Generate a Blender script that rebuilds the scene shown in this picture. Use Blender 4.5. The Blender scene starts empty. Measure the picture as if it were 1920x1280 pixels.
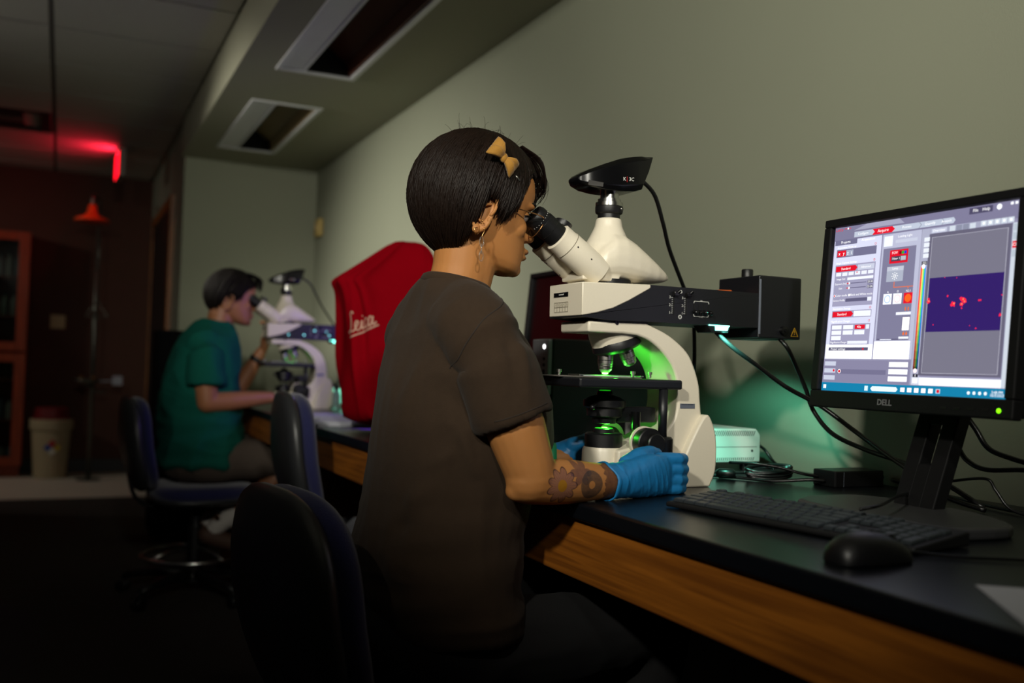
import bpy, bmesh, math, random
from mathutils import Vector, Matrix, noise
from mathutils.bvhtree import BVHTree

random.seed(7)
SC = bpy.context.scene
COL = SC.collection
PI = math.pi

# ------------------------------------------------------------------ camera
def camera():
    yaw, pitch, roll = math.radians(25.16), math.radians(1.516), math.radians(1.852)
    f = Vector((math.sin(yaw) * math.cos(pitch), math.cos(yaw) * math.cos(pitch), math.sin(pitch)))
    r = Vector((math.cos(yaw), -math.sin(yaw), 0))
    u = r.cross(f)
    r2 = math.cos(roll) * r + math.sin(roll) * u
    u2 = -math.sin(roll) * r + math.cos(roll) * u
    cd = bpy.data.cameras.new('camera')
    cd.sensor_width = 36.0
    cd.lens = 1800 / 1920 * 36.0
    cd.clip_start = 0.05
    cd.dof.use_dof = True
    cd.dof.focus_distance = 1.74
    cd.dof.aperture_fstop = 2.4
    co = bpy.data.objects.new('camera', cd)
    COL.objects.link(co)
    m = Matrix(((r2.x, u2.x, -f.x, 0), (r2.y, u2.y, -f.y, 0), (r2.z, u2.z, -f.z, 1.03), (0, 0, 0, 1)))
    co.matrix_world = m
    SC.camera = co
camera()

# ------------------------------------------------------------------ world, exposure, room light
w = bpy.data.worlds.new('room_dark')
SC.world = w
w.use_nodes = True
w.node_tree.nodes['Background'].inputs[0].default_value = (0.6, 0.65, 0.7, 1)
w.node_tree.nodes['Background'].inputs[1].default_value = 0.006
SC.view_settings.view_transform = 'Standard'
SC.view_settings.look = 'None'
SC.view_settings.gamma = 1.0
SC.view_settings.use_curve_mapping = False
SC.view_settings.exposure = 0.0

def aim(o, target):
    d = Vector(target) - o.location
    o.rotation_euler = d.to_track_quat('-Z', 'Y').to_euler()

def area_light(name, loc, target, size, power, color, sy=None, spread=None, parent=None):
    l = bpy.data.lights.new(name, 'AREA')
    l.energy = power
    l.color = color
    l.size = size
    if sy:
        l.shape = 'RECTANGLE'
        l.size_y = sy
    if spread:
        l.spread = spread
    o = bpy.data.objects.new(name, l)
    COL.objects.link(o)
    o.location = loc
    aim(o, target)
    if parent:
        o.parent = parent
    return o

def spot_light(name, loc, target, power, color, angle, blend, radius, parent=None):
    l = bpy.data.lights.new(name, 'SPOT')
    l.energy = power
    l.color = color
    l.spot_size = math.radians(angle)
    l.spot_blend = blend
    l.shadow_soft_size = radius
    o = bpy.data.objects.new(name, l)
    COL.objects.link(o)
    o.location = loc
    aim(o, target)
    if parent:
        o.parent = parent
    return o

def point_light(name, loc, power, color, radius, parent=None):
    l = bpy.data.lights.new(name, 'POINT')
    l.energy = power
    l.color = color
    l.shadow_soft_size = radius
    o = bpy.data.objects.new(name, l)
    COL.objects.link(o)
    o.location = loc
    if parent:
        o.parent = parent
    return o

# ceiling spots out of view; last two added to fill far corner and face
LAMPS = [(Vector((-1.20, -0.30, 2.36)), Vector((1.57, 3.1, 1.22)), 230, 74), (Vector((-1.70, 4.65, 2.20)), Vector((1.57, 4.75, 0.42)), 520, 79), (Vector((-2.10, 7.60, 2.35)), Vector((0.0, 8.7, 0.7)), 30, 105), (Vector((-0.05, -1.15, 2.30)), Vector((1.57, 2.75, 1.76)), 250, 54)]
for _p, _a, _w, _s in LAMPS:
    spot_light('ceiling_spot_light', _p, _a, _w, (1.0, 0.965, 0.84), _s, 1.0, 0.09)

# ------------------------------------------------------------------ colours and materials
def lin(c):
    return c / 12.92 if c <= 0.04045 else ((c + 0.055) / 1.055) ** 2.4
def rgb(h):
    h = h.lstrip('#')
    return tuple(lin(int(h[i:i + 2], 16) / 255) for i in (0, 2, 4))

MATS = {}
def mat(name, hexc, rough=0.5, metal=0.0, var=0.08, vscale=12.0, bump=0.0, bscale=200.0,
        stretch=(1, 1, 1), emit=0.0, ecol=None, spec=0.5, coat=0.0, trans=0.0, sheen=0.0, sss=0.0, alpha=1.0):
    if name in MATS:
        return MATS[name]
    m = bpy.data.materials.new(name)
    m.use_nodes = True
    nt = m.node_tree
    b = nt.nodes['Principled BSDF']
    c = rgb(hexc)
    b.inputs['Roughness'].default_value = rough
    b.inputs['Metallic'].default_value = metal
    b.inputs['Specular IOR Level'].default_value = spec
    b.inputs['Coat Weight'].default_value = coat
    b.inputs['Transmission Weight'].default_value = trans
    b.inputs['Sheen Weight'].default_value = sheen
    b.inputs['Alpha'].default_value = alpha
    if sss:
        b.inputs['Subsurface Weight'].default_value = sss
        b.inputs['Subsurface Radius'].default_value = (0.012, 0.005, 0.003)
        b.inputs['Subsurface Scale'].default_value = 1.0
    tc = nt.nodes.new('ShaderNodeTexCoord')
    mp = nt.nodes.new('ShaderNodeMapping')
    mp.inputs['Scale'].default_value = stretch
    nt.links.new(tc.outputs['Object'], mp.inputs['Vector'])
    nz = nt.nodes.new('ShaderNodeTexNoise')
    nz.inputs['Scale'].default_value = vscale
    nz.inputs['Detail'].default_value = 4
    nt.links.new(mp.outputs['Vector'], nz.inputs['Vector'])
    mx = nt.nodes.new('ShaderNodeMix')
    mx.data_type = 'RGBA'
    mx.inputs['A'].default_value = (c[0] * (1 - var), c[1] * (1 - var), c[2] * (1 - var), 1)
    mx.inputs['B'].default_value = (min(1, c[0] * (1 + var)), min(1, c[1] * (1 + var)), min(1, c[2] * (1 + var)), 1)
    nt.links.new(nz.outputs['Fac'], mx.inputs['Factor'])
    nt.links.new(mx.outputs['Result'], b.inputs['Base Color'])
    if bump:
        n2 = nt.nodes.new('ShaderNodeTexNoise')
        n2.inputs['Scale'].default_value = bscale
        n2.inputs['Detail'].default_value = 3
        nt.links.new(mp.outputs['Vector'], n2.inputs['Vector'])
        bp = nt.nodes.new('ShaderNodeBump')
        bp.inputs['Strength'].default_value = bump
        bp.inputs['Distance'].default_value = 0.002
        nt.links.new(n2.outputs['Fac'], bp.inputs['Height'])
        nt.links.new(bp.outputs['Normal'], b.inputs['Normal'])
    if emit:
        ec = rgb(ecol or hexc)
        b.inputs['Emission Color'].default_value = (*ec, 1)
        b.inputs['Emission Strength'].default_value = emit
    MATS[name] = m
    return m

def wood(name, hexa, hexb, axis, rough=0.45):
    """long-grained wood: stretched noise along one axis"""
    if name in MATS:
        return MATS[name]
    m = mat(name, hexa, rough)
    nt = m.node_tree
    b = nt.nodes['Principled BSDF']
    tc = nt.nodes.new('ShaderNodeTexCoord')
    mp = nt.nodes.new('ShaderNodeMapping')
    s = [60, 60, 60]
    s[axis] = 2.2
    mp.inputs['Scale'].default_value = s
    nt.links.new(tc.outputs['Object'], mp.inputs['Vector'])
    nz = nt.nodes.new('ShaderNodeTexNoise')
    nz.inputs['Scale'].default_value = 1.6
    nz.inputs['Detail'].default_value = 6
    nz.inputs['Distortion'].default_value = 0.6
    nt.links.new(mp.outputs['Vector'], nz.inputs['Vector'])
    cr = nt.nodes.new('ShaderNodeValToRGB')
    cr.color_ramp.elements[0].position = 0.35
    cr.color_ramp.elements[0].color = (*rgb(hexb), 1)
    cr.color_ramp.elements[1].position = 0.65
    cr.color_ramp.elements[1].color = (*rgb(hexa), 1)
    nt.links.new(nz.outputs['Fac'], cr.inputs['Fac'])
    nt.links.new(cr.outputs['Color'], b.inputs['Base Color'])
    return m

def glass(name, tint='ffffff', rough=0.12):
    """thin clear pane: mostly transparent with a gloss"""
    if name in MATS:
        return MATS[name]
    m = bpy.data.materials.new(name)
    m.use_nodes = True
    nt = m.node_tree
    nt.nodes.remove(nt.nodes['Principled BSDF'])
    out = nt.nodes['Material Output']
    tr = nt.nodes.new('ShaderNodeBsdfTransparent')
    tr.inputs[0].default_value = (*rgb(tint), 1)
    gl = nt.nodes.new('ShaderNodeBsdfGlossy')
    gl.inputs['Roughness'].default_value = rough
    fr = nt.nodes.new('ShaderNodeFresnel')
    fr.inputs[0].default_value = 1.5
    mx = nt.nodes.new('ShaderNodeMixShader')
    sc_ = nt.nodes.new('ShaderNodeMath'); sc_.operation = 'MULTIPLY'; sc_.inputs[1].default_value = 0.35
    nt.links.new(fr.outputs[0], sc_.inputs[0])
    nt.links.new(sc_.outputs[0], mx.inputs[0])
    nt.links.new(tr.outputs[0], mx.inputs[1])
    nt.links.new(gl.outputs[0], mx.inputs[2])
    nt.links.new(mx.outputs[0], out.inputs[0])
    MATS[name] = m
    return m

def glow(name, hexc, strength):
    if name in MATS:
        return MATS[name]
    m = bpy.data.materials.new(name)
    m.use_nodes = True
    nt = m.node_tree
    nt.nodes.remove(nt.nodes['Principled BSDF'])
    e = nt.nodes.new('ShaderNodeEmission')
    e.inputs[0].default_value = (*rgb(hexc), 1)
    e.inputs[1].default_value = strength
    nt.links.new(e.outputs[0], nt.nodes['Material Output'].inputs[0])
    MATS[name] = m
    return m

# ------------------------------------------------------------------ mesh building
def frame_of(d):
    d = d.normalized()
    a = Vector((0, 0, 1)) if abs(d.z) < 0.9 else Vector((1, 0, 0))
    x = a.cross(d).normalized()
    return x, d.cross(x).normalized()

class MB:
    def __init__(s):
        s.v = []; s.f = []; s.m = []
    def add(s, vs, fs, mi=0):
        o = len(s.v)
        s.v += [tuple(p) for p in vs]
        s.f += [[i + o for i in f] for f in fs]
        s.m += [mi] * len(fs)
        return s
    def box(s, a, b, mi=0):
        x0, y0, z0 = a; x1, y1, z1 = b
        return s.add([(x0, y0, z0), (x1, y0, z0), (x1, y1, z0), (x0, y1, z0), (x0, y0, z1), (x1, y0, z1), (x1, y1, z1), (x0, y1, z1)],
                     [(0, 3, 2, 1), (4, 5, 6, 7), (0, 1, 5, 4), (1, 2, 6, 5), (2, 3, 7, 6), (3, 0, 4, 7)], mi)
    def quad(s, a, b, c, d, mi=0):
        return s.add([a, b, c, d], [(0, 1, 2, 3)], mi)
    def prism(s, poly, y0, y1, mi=0):
        """polygon in x,z pushed along y"""
        n = len(poly)
        vs = [(x, y0, z) for x, z in poly] + [(x, y1, z) for x, z in poly]
        fs = [list(range(n)), list(range(2 * n - 1, n - 1, -1))]
        fs += [(i, i + n, (i + 1) % n + n, (i + 1) % n) for i in range(n)]
        return s.add(vs, fs, mi)
    def prismz(s, poly, z0, z1, mi=0):
        n = len(poly)
        vs = [(x, y, z0) for x, y in poly] + [(x, y, z1) for x, y in poly]
        fs = [list(range(n - 1, -1, -1)), list(range(n, 2 * n))]
        fs += [(i, (i + 1) % n, (i + 1) % n + n, i + n) for i in range(n)]
        return s.add(vs, fs, mi)
    def loft(s, rings, mi=0, cap=True):
        n = len(rings[0])
        vs = [p for r in rings for p in r]
        fs = []
        for k in range(len(rings) - 1):
            for i in range(n):
                j = (i + 1) % n
                fs.append((k * n + i, k * n + j, (k + 1) * n + j, (k + 1) * n + i))
        if cap:
            fs.append(list(range(n - 1, -1, -1)))
            fs.append([(len(rings) - 1) * n + i for i in range(n)])
        return s.add(vs, fs, mi)
    def tube(s, pts, r, n=8, mi=0, cap=True, flat=1.0):
        pts = [Vector(p) for p in pts]
        rs = r if isinstance(r, (list, tuple)) else [r] * len(pts)
        rings = []
        t0 = (pts[1] - pts[0]).normalized()
        x, y = frame_of(t0)
        for k, p in enumerate(pts):
            t = (pts[min(k + 1, len(pts) - 1)] - pts[max(k - 1, 0)]).normalized()
            x = (x - t * x.dot(t)).normalized()
            y = t.cross(x)
            rings.append([p + x * (math.cos(a) * rs[k]) + y * (math.sin(a) * rs[k] * flat) for a in [2 * PI * i / n for i in range(n)]])
        return s.loft(rings, mi, cap)
    def cyl(s, a, b, r0, r1=None, n=20, mi=0):
        return s.tube([a, b], [r0, r0 if r1 is None else r1], n, mi)
    def lathe(s, prof, origin=(0, 0, 0), axis=(0, 0, 1), n=28, mi=0):
        """prof: (radius, height along axis)"""
        ax = Vector(axis).normalized(); o = Vector(origin)
        x, y = frame_of(ax)
        rings = [[o + ax * h + (x * math.cos(2 * PI * i / n) + y * math.sin(2 * PI * i / n)) * max(r, 1e-5) for i in range(n)] for r, h in prof]
        return s.loft(rings, mi)
    def ell(s, c, r, nu=16, nv=10, rot=None, mi=0):
        c = Vector(c)
        vs = []; fs = []
        for j in range(1, nv):
            for i in range(nu):
                a = 2 * PI * i / nu; b = -PI / 2 + PI * j / nv
                p = Vector((r[0] * math.cos(b) * math.cos(a), r[1] * math.cos(b) * math.sin(a), r[2] * math.sin(b)))
                vs.append(c + (rot @ p if rot else p))
        for k in (-1, 1):
            p = Vector((0, 0, k * r[2])); vs.append(c + (rot @ p if rot else p))
        for j in range(nv - 2):
            for i in range(nu):
                i2 = (i + 1) % nu
                fs.append((j * nu + i, j * nu + i2, (j + 1) * nu + i2, (j + 1) * nu + i))
        S, N = len(vs) - 2, len(vs) - 1
        for i in range(nu):
            i2 = (i + 1) % nu
            fs.append((i2, i, S)); fs.append(((nv - 2) * nu + i, (nv - 2) * nu + i2, N))
        return s.add(vs, fs, mi)
    def limb(s, pts, rs, n=14):
        """solid tapered chain with round joints"""
        pts = [Vector(p) for p in pts]
        for k in range(len(pts) - 1):
            s.cyl(pts[k], pts[k + 1], rs[k], rs[k + 1], n)
        for p, r in zip(pts, rs):
            s.ell(p, (r, r, r), n, 8)
        return s
    def xf(s, M):
        s.v = [tuple(M @ Vector(p)) for p in s.v]
        return s
    def mesh(s, name='m'):
        me = bpy.data.meshes.new(name)
        me.from_pydata(s.v, [], s.f)
        if any(s.m):
            me.polygons.foreach_set('material_index', s.m)
        me.update()
        return me
    def build(s, name, mats, parent=None, smooth=False, bevel=0.0, seg=2, auto=None, sub=0):
        me = s.mesh(name)
        return link(name, me, mats, parent, smooth, bevel, seg, sub)

def link(name, me, mats, parent=None, smooth=False, bevel=0.0, seg=2, sub=0):
    if not isinstance(mats, (list, tuple)):
        mats = [mats]
    for m in mats:
        me.materials.append(m)
    bm = bmesh.new(); bm.from_mesh(me)
    bmesh.ops.recalc_face_normals(bm, faces=bm.faces)
    bm.to_mesh(me); bm.free()
    o = bpy.data.objects.new(name, me)
    COL.objects.link(o)
    if parent:
        o.parent = parent
    if smooth:
        for p in me.polygons:
            p.use_smooth = True
        if smooth == 'auto':
            me.set_sharp_from_angle(angle=math.radians(38))
    if bevel:
        b = o.modifiers.new('bevel', 'BEVEL')
        b.width = bevel; b.segments = seg; b.limit_method = 'ANGLE'; b.angle_limit = math.radians(35)
        b.harden_normals = False
    if sub:
        q = o.modifiers.new('sub', 'SUBSURF'); q.levels = sub; q.render_levels = sub
    return o

def tag(o, label, cat, group=None, kind=None):
    o['label'] = label
    if cat:
        o['category'] = cat
    if group:
        o['group'] = group
    if kind:
        o['kind'] = kind
    return o

def struct(o, label=None, cat=None):
    o['kind'] = 'structure'
    if label:
        o['label'] = label
    if cat:
        o['category'] = cat
    return o

def empty(name, loc, label, cat, rotz=0.0, group=None):
    o = bpy.data.objects.new(name, None)
    COL.objects.link(o)
    o.empty_display_size = 0.05
    o.location = loc
    o.rotation_euler = (0, 0, rotz)
    return tag(o, label, cat, group)

def copy_tree(o, parent=None):
    c = o.copy()
    COL.objects.link(c)
    c.parent = parent
    for ch in o.children:
        copy_tree(ch, c)
    return c

def relabel(o, label):
    o['label'] = label
    return o

def spline(pts, k=8):
    """Catmull-Rom through the points"""
    P = [Vector(p) for p in pts]
    P = [P[0] * 2 - P[1]] + P + [P[-1] * 2 - P[-2]]
    out = []
    for i in range(1, len(P) - 2):
        for j in range(k):
            t = j / k
            a, b, c, d = P[i - 1], P[i], P[i + 1], P[i + 2]
            out.append(0.5 * ((2 * b) + (c - a) * t + (2 * a - 5 * b + 4 * c - d) * t * t + (3 * b - a - 3 * c + d) * t ** 3))
    out.append(P[-2])
    return out

def spline2(pts, k=6):
    return [(p.x, p.y) for p in spline([(a, b, 0) for a, b in pts], k)]

def fuse(mb, voxel, iters=4, fac=0.5):
    me = mb.mesh('tmp')
    o = bpy.data.objects.new('tmp', me)
    COL.objects.link(o)
    r = o.modifiers.new('r', 'REMESH'); r.mode = 'VOXEL'; r.voxel_size = voxel
    if iters:
        q = o.modifiers.new('s', 'SMOOTH'); q.iterations = iters; q.factor = fac
    dg = bpy.context.evaluated_depsgraph_get()
    dg.update()
    out = bpy.data.meshes.new_from_object(o.evaluated_get(dg))
    bpy.data.objects.remove(o)
    bpy.data.meshes.remove(me)
    return out

def text_mesh(body, size, depth=0.0003, shear=0.0, spacing=1.0, bold=0.0):
    cu = bpy.data.curves.new('t', 'FONT')
    cu.body = body; cu.size = size; cu.extrude = depth; cu.shear = shear
    cu.space_character = spacing; cu.align_x = 'CENTER'; cu.align_y = 'CENTER'
    cu.offset = bold
    cu.resolution_u = 2
    o = bpy.data.objects.new('t', cu)
    COL.objects.link(o)
    dg = bpy.context.evaluated_depsgraph_get(); dg.update()
    me = bpy.data.meshes.new_from_object(o.evaluated_get(dg))
    bpy.data.objects.remove(o)
    return me

def text(name, body, size, loc, ux, uy, m, parent, depth=0.0003, shear=0.0, spacing=1.0, bold=0.0):
    """flat lettering: ux is the reading direction, uy is up"""
    me = text_mesh(body, size, depth, shear, spacing, bold)
    me.materials.clear()
    me.materials.append(m)
    ux = Vector(ux).normalized(); uy = Vector(uy).normalized(); uz = ux.cross(uy)
    M = Matrix((ux, uy, uz)).transposed().to_4x4()
    M.translation = Vector(loc)
    me.transform(M)
    o = bpy.data.objects.new(name, me)
    COL.objects.link(o)
    o.parent = parent
    return o

# ------------------------------------------------------------------ shared materials
M_WALL = mat('painted_wall', '8c8f7c', 0.85, var=0.03, vscale=3, bump=0.15, bscale=260)
M_CEIL = mat('ceiling_tile', 'b9b6ab', 0.95, var=0.06, vscale=60, bump=0.5, bscale=160)
M_GRID = mat('ceiling_grid', '6a6862', 0.6, var=0.03)
M_SOFF = mat('soffit_paint', '9c9a86', 0.9, var=0.03, vscale=3)
M_BROWN = mat('dark_brown_wall', '4a2a1c', 0.8, var=0.12, vscale=6)
M_CARPET = mat('dark_carpet', '302823', 1.0, var=0.35, vscale=220, bump=0.6, bscale=300)
M_PALE = mat('pale_floor', 'cfc6b6', 0.55, var=0.05, vscale=5)
M_BLACK = mat('black_plastic', '101012', 0.42, var=0.1, vscale=40, bump=0.1, bscale=600)
M_BLACKG = mat('black_gloss', '0b0b0d', 0.2, var=0.05)
M_BLACKM = mat('black_paint_metal', '15161a', 0.38, var=0.06, vscale=300, bump=0.12, bscale=900)
M_CREAM = mat('cream_enamel', 'e3dac6', 0.36, var=0.025, vscale=250, bump=0.04, bscale=900)
M_CHROME = mat('chrome', 'c9c9c6', 0.22, metal=1.0, var=0.04, vscale=90)
M_STEEL = mat('brushed_steel', '9c9a94', 0.34, metal=1.0, var=0.08, vscale=60, stretch=(1, 1, 12))
M_WHITEP = mat('white_print', 'd8d8d2', 0.6, var=0.02)
M_RUBBER = mat('cable_rubber', '0a0a0b', 0.33, var=0.1, vscale=50)
M_OAK = wood('oak_panel', 'a8641e', '7c4614', 1)
M_OAKV = wood('oak_panel_upright', 'a8642a', '7a4518', 2)
M_TOP = mat('epoxy_worktop', '0c0f14', 0.3, var=0.15, vscale=80, bump=0.05, bscale=500)
# ================================================================== THE SETTING
CZ = 2.575          # ceiling height
SZ = 2.343          # underside of the soffit
FX = 0.67           # fascia of the soffit
WX = 1.57           # right wall
EY = 6.62           # end wall of the alcove
BY = 9.07           # far wall
# floor
struct(MB().box((-4.2, -3.2, -0.06), (1.75, 7.5, 0)).build('floor', M_CARPET), 'dark carpet tile floor around the stools', 'floor')
struct(MB().box((-4.2, 7.5, -0.06), (0.75, 9.2, 0.001)).build('floor', M_PALE), 'pale floor strip by the dark far wall', 'floor')  # floor turns paler beyond the carpet edge
# walls
struct(MB().box((WX, -3.2, 0), (WX + 0.12, EY + 0.1, 2.7)).build('wall_right', M_WALL), 'olive grey painted wall behind the microscope bench', 'wall')
we = struct(MB().box((FX + 0.02, EY, 0), (WX + 0.12, BY + 0.1, 2.7)).build('wall_end', M_WALL, bevel=0.006), 'grey end wall closing the bench alcove', 'wall')
struct(MB().box((-4.2, BY, 0), (FX + 0.02, BY + 0.12, 2.7)).build('wall_back', M_BROWN), 'dark brown far wall behind the safety shower', 'wall')
struct(MB().box((-4.3, -3.2, 0), (-4.2, BY, 2.7)).build('wall_left', M_BROWN), 'dark wall far to the left', 'wall')
struct(MB().box((-4.2, -3.3, 0), (WX, -3.2, 2.7)).build('wall_front', M_BROWN), 'dark wall behind the camera', 'wall')
M_COVE = mat('black_cove', '0b0a0a', 0.5)
struct(MB().box((-4.2, BY - 0.012, 0), (FX + 0.02, BY, 0.12)).build('baseboard_back', M_COVE, bevel=0.003), 'black cove base along the far wall', 'baseboard')
struct(MB().box((FX + 0.008, 8.66, 0), (FX + 0.02, BY - 0.012, 0.12)).build('baseboard_right', M_COVE, bevel=0.003), 'black cove base beside the dark door', 'baseboard')

# suspended ceiling: slab with tiles and tee bars
ceil = struct(MB().box((-4.2, -3.2, CZ + 0.02), (WX, BY, CZ + 0.1)).build('ceiling', M_CEIL), 'suspended ceiling of pale tiles in a dark room', 'ceiling')
tile_me = None
X0, PX, Y0, PY = -0.10, 1.24, 5.04, 0.62
for i in range(-3, 1):
    for j in range(-3, 7):
        x0, y0 = X0 + i * PX, Y0 + j * PY
        x1 = min(x0 + PX, FX)
        y1 = min(y0 + PY, BY)
        if (i, j) == (-1, 3):
            continue          # the air vent fills this bay
        q = MB().box((x0 + 0.012, y0 + 0.012, CZ + 0.000), (x1 - 0.012, y1 - 0.012, CZ + 0.019))
        q.build('ceiling_tile', M_CEIL, ceil, bevel=0.003, seg=1)
for j in range(-3, 8):
    y = min(Y0 + j * PY, BY - 0.012)
    MB().box((-3.8, y - 0.014, CZ + 0.011), (FX, y + 0.014, CZ + 0.019)).build('grid_bar', M_GRID, ceil)
for i in range(-3, 1):
    x = X0 + i * PX
    MB().box((x - 0.014, 3.2, CZ + 0.010), (x + 0.014, BY, CZ + 0.018)).build('grid_bar', M_GRID, ceil)

# air vent in the ceiling
av = empty('air_vent', (X0 - PX / 2, Y0 + 3.5 * PY, CZ), 'dark slotted air vent set in the tiled ceiling', 'vent')
MB().box((-0.6, -0.3, 0.0), (0.6, -0.24, 0.02)).box((-0.6, 0.24, 0.0), (0.6, 0.3, 0.02)).box((-0.6, -0.24, 0), (-0.54, 0.24, 0.02)).box((0.54, -0.24, 0), (0.6, 0.24, 0.02)).build('frame', M_BLACKM, av, bevel=0.003)
for k in range(3):
    y = -0.14 + k * 0.14
    MB().box((-0.535, y - 0.045, -0.002), (0.44, y + 0.045, 0.012)).build('slat', M_GRID if k == 1 else M_BLACKM, av, bevel=0.003)

# soffit over the bench, with two openings for the recessed lights
TX0, TX1 = 0.838, 1.176
TY = [(3.13, 4.35), (4.95, 6.17)]
mb = MB().box((FX, -3.2, SZ), (FX + 0.03, EY, CZ + 0.02))
mb.box((FX + 0.03, -3.2, SZ), (TX0, EY, SZ + 0.02)).box((TX1, -3.2, SZ), (WX, EY, SZ + 0.02))
yy = -3.2
for a, b in TY:
    mb.box((TX0, yy, SZ), (TX1, a, SZ + 0.02)); yy = b
mb.box((TX0, yy, SZ), (TX1, EY, SZ + 0.02))
struct(mb.build('ceiling_soffit', M_SOFF), 'dropped soffit with pale fascia above the bench', 'soffit')
M_LENS = mat('light_lens', 'e4e4e8', 0.45, var=0.05, vscale=9)
M_REFLS = [mat('red_brown_reflector', '5e2c18', 0.5, var=0.2, vscale=3), mat('tan_reflector', 'a8946a', 0.5, var=0.1, vscale=3)]
M_VOID = mat('lamp_void', '050505', 0.8)
for n, (a, b) in enumerate(TY):
    t = empty('recessed_light', (1.007, (a + b) / 2, SZ), ['unlit recessed trough light in soffit, nearest the top edge', 'unlit recessed trough light in soffit, beside the end wall'][n], 'ceiling light', group='recessed lights in the soffit')
    L = (b - a) / 2; X = (TX1 - TX0) / 2
    MB().box((-X - .012, -L - .012, -.006), (X + .012, -L + .012, .004)).box((-X - .012, L - .012, -.006), (X + .012, L + .012, .004)).box((-X - .012, -L + .012, -.006), (-X + .012, L - .012, .004)).box((X - .012, -L + .012, -.006), (X + .012, L - .012, .004)).build('frame', M_LENS, t, bevel=0.002)
    MB().box((-X + .012, -L + .012, .004), (-.055, L - .012, .012)).box((-.062, -L + .012, -.002), (-.05, L - .012, .02)).build('lens', M_LENS, t, bevel=0.002)
    MB().prism([(X - .012, .004), (X - .012, .07), (.05, .15), (.02, .15), (X - .035, .06), (X - .022, .004)], -L + .012, L - .012).build('reflector', M_REFLS[n], t)
    for q0, q1 in ((L - .02, L - .008), (-L + .008, -L + .02)):
        MB().box((-.055, q0, .004), (X, q1, .15)).build('end_cap', M_VOID, t)
    MB().prism([(-.055, .02), (-.055, .05), (.035, .14), (.05, .14), (.05, .125), (-.04, .03)], -L + .02, L - .02).build('back_reflector', M_VOID, t)

# door in the side of the end wall block
d = struct(MB().box((FX - 0.004, 7.2, 0.01), (FX + 0.03, 8.56, 2.09)).build('door_1', mat('dark_door', '17110d', 0.45), bevel=0.004), 'dark door ajar beside the grey end wall', 'door')
M_FRAMEW = wood('door_frame_wood', '9a5d1e', '6d3f12', 2)
for y0, y1 in ((7.12, 7.2), (8.56, 8.64)):
    MB().box((FX - 0.012, y0, 0), (FX + 0.03, y1, 2.17)).build('door_frame', M_FRAMEW, d, bevel=0.004)
MB().box((FX - 0.012, 7.2, 2.09), (FX + 0.03, 8.56, 2.17)).build('door_frame', M_FRAMEW, d, bevel=0.004)
MB().cyl((FX - 0.01, 7.3, 1.0), (FX - 0.05, 7.3, 1.0), 0.012).cyl((FX - 0.045, 7.29, 1.0), (FX - 0.045, 7.42, 1.0), 0.01).build('door_handle', M_STEEL, d, True)
# small things on the walls
sw = empty('light_switch', (-0.03, BY, 1.29), 'beige switch plate on the dark brown far wall', 'switch')
M_BEIGE = mat('beige_plate', 'b8a070', 0.5)
MB().box((-.058, -.008, -.058), (.058, 0, .058)).build('plate', M_BEIGE, sw, bevel=0.003)
for s in (-1, 1):
    MB().box((s * .024 - .006, -.014, -.012), (s * .024 + .006, -.007, .012)).build('toggle', M_BEIGE, sw, bevel=0.002)
ou = empty('wall_alarm', (WX, 6.45, 1.93), 'small yellowish box high on the wall near the alcove corner', 'alarm')
MB().box((-.035, -.06, -.06), (0, .06, .06)).build('housing', mat('yellowed_plastic', 'b59a58', 0.5), ou, bevel=0.01)
MB().lathe([(0, 0), (.03, 0), (.03, .008), (0, .01)], (-.035, 0, 0), (-1, 0, 0)).build('sounder', M_BEIGE, ou, True)

# ceiling spot housings, last two for the added fills (behind and left of the photographer)
for n, (p, a, _w, _s) in enumerate(LAMPS):
    wl = empty('ceiling_spot', (p.x, p.y, CZ), ['black ceiling spot lamp behind the camera', 'black ceiling spot lamp above the added cabinets', 'added black spot lamp brightening the far left corner', 'added black fill spot lamp straight above and behind the camera'][n], 'lamp', group='ceiling spot lamps')
    dv = (a - p).normalized()
    q = p - Vector((p.x, p.y, CZ))
    MB().lathe([(0.0, -.20), (.08, -.19), (.125, -.10), (.13, -.095), (.118, -.095), (.075, -.18), (0, -.185)], q, dv).build('shade', M_BLACKM, wl, True)
    MB().cyl((0, 0, 0), tuple(q - dv * .19), 0.012).build('stem', M_BLACKM, wl, True)
    MB().lathe([(.05, 0), (.05, -.02), (0, -.022)]).build('ceiling_rose', M_BLACKM, wl, 'auto')
# row of unseen tall cabinets added to shade the lower scene
M_BLOCKER = mat('blocker_grey', '5a5a58', 0.6, var=0.06)
for n in range(8):
    y0 = -0.35 + n * 0.92
    ch_ = 1.84 if n < 3 else 1.79
    tcab = empty('shade_cabinet', (-0.80, y0 + .45, 0), 'added light-blocking grey cabinet left of the stools, ' + ['nearest of the row', 'second of the row', 'third of the row', 'fourth of the row', 'fifth of the row', 'sixth of the row', 'seventh of the row', 'farthest of the row'][n], 'cabinet', group='added light-blocking cabinets outside the view')
    MB().box((-.20, -.4595, .06), (.18, .4595, ch_)).box((-.19, -.4595, 0), (.16, .4595, .06)).build('carcass', M_BLOCKER, tcab, bevel=0.004)
    for s in (-1, 1):
        dd = MB().box((.181, min(0, s * .445) + (.002 if s > 0 else 0), .075), (.2, max(0, s * .445) - (.002 if s < 0 else 0), ch_ - .015)).build('door', M_BLOCKER, tcab, bevel=0.003)
        MB().box((.2, s * .04 - .006, .95), (.215, s * .04 + .006, 1.1)).build('handle', M_STEEL, dd, bevel=0.003)

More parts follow.
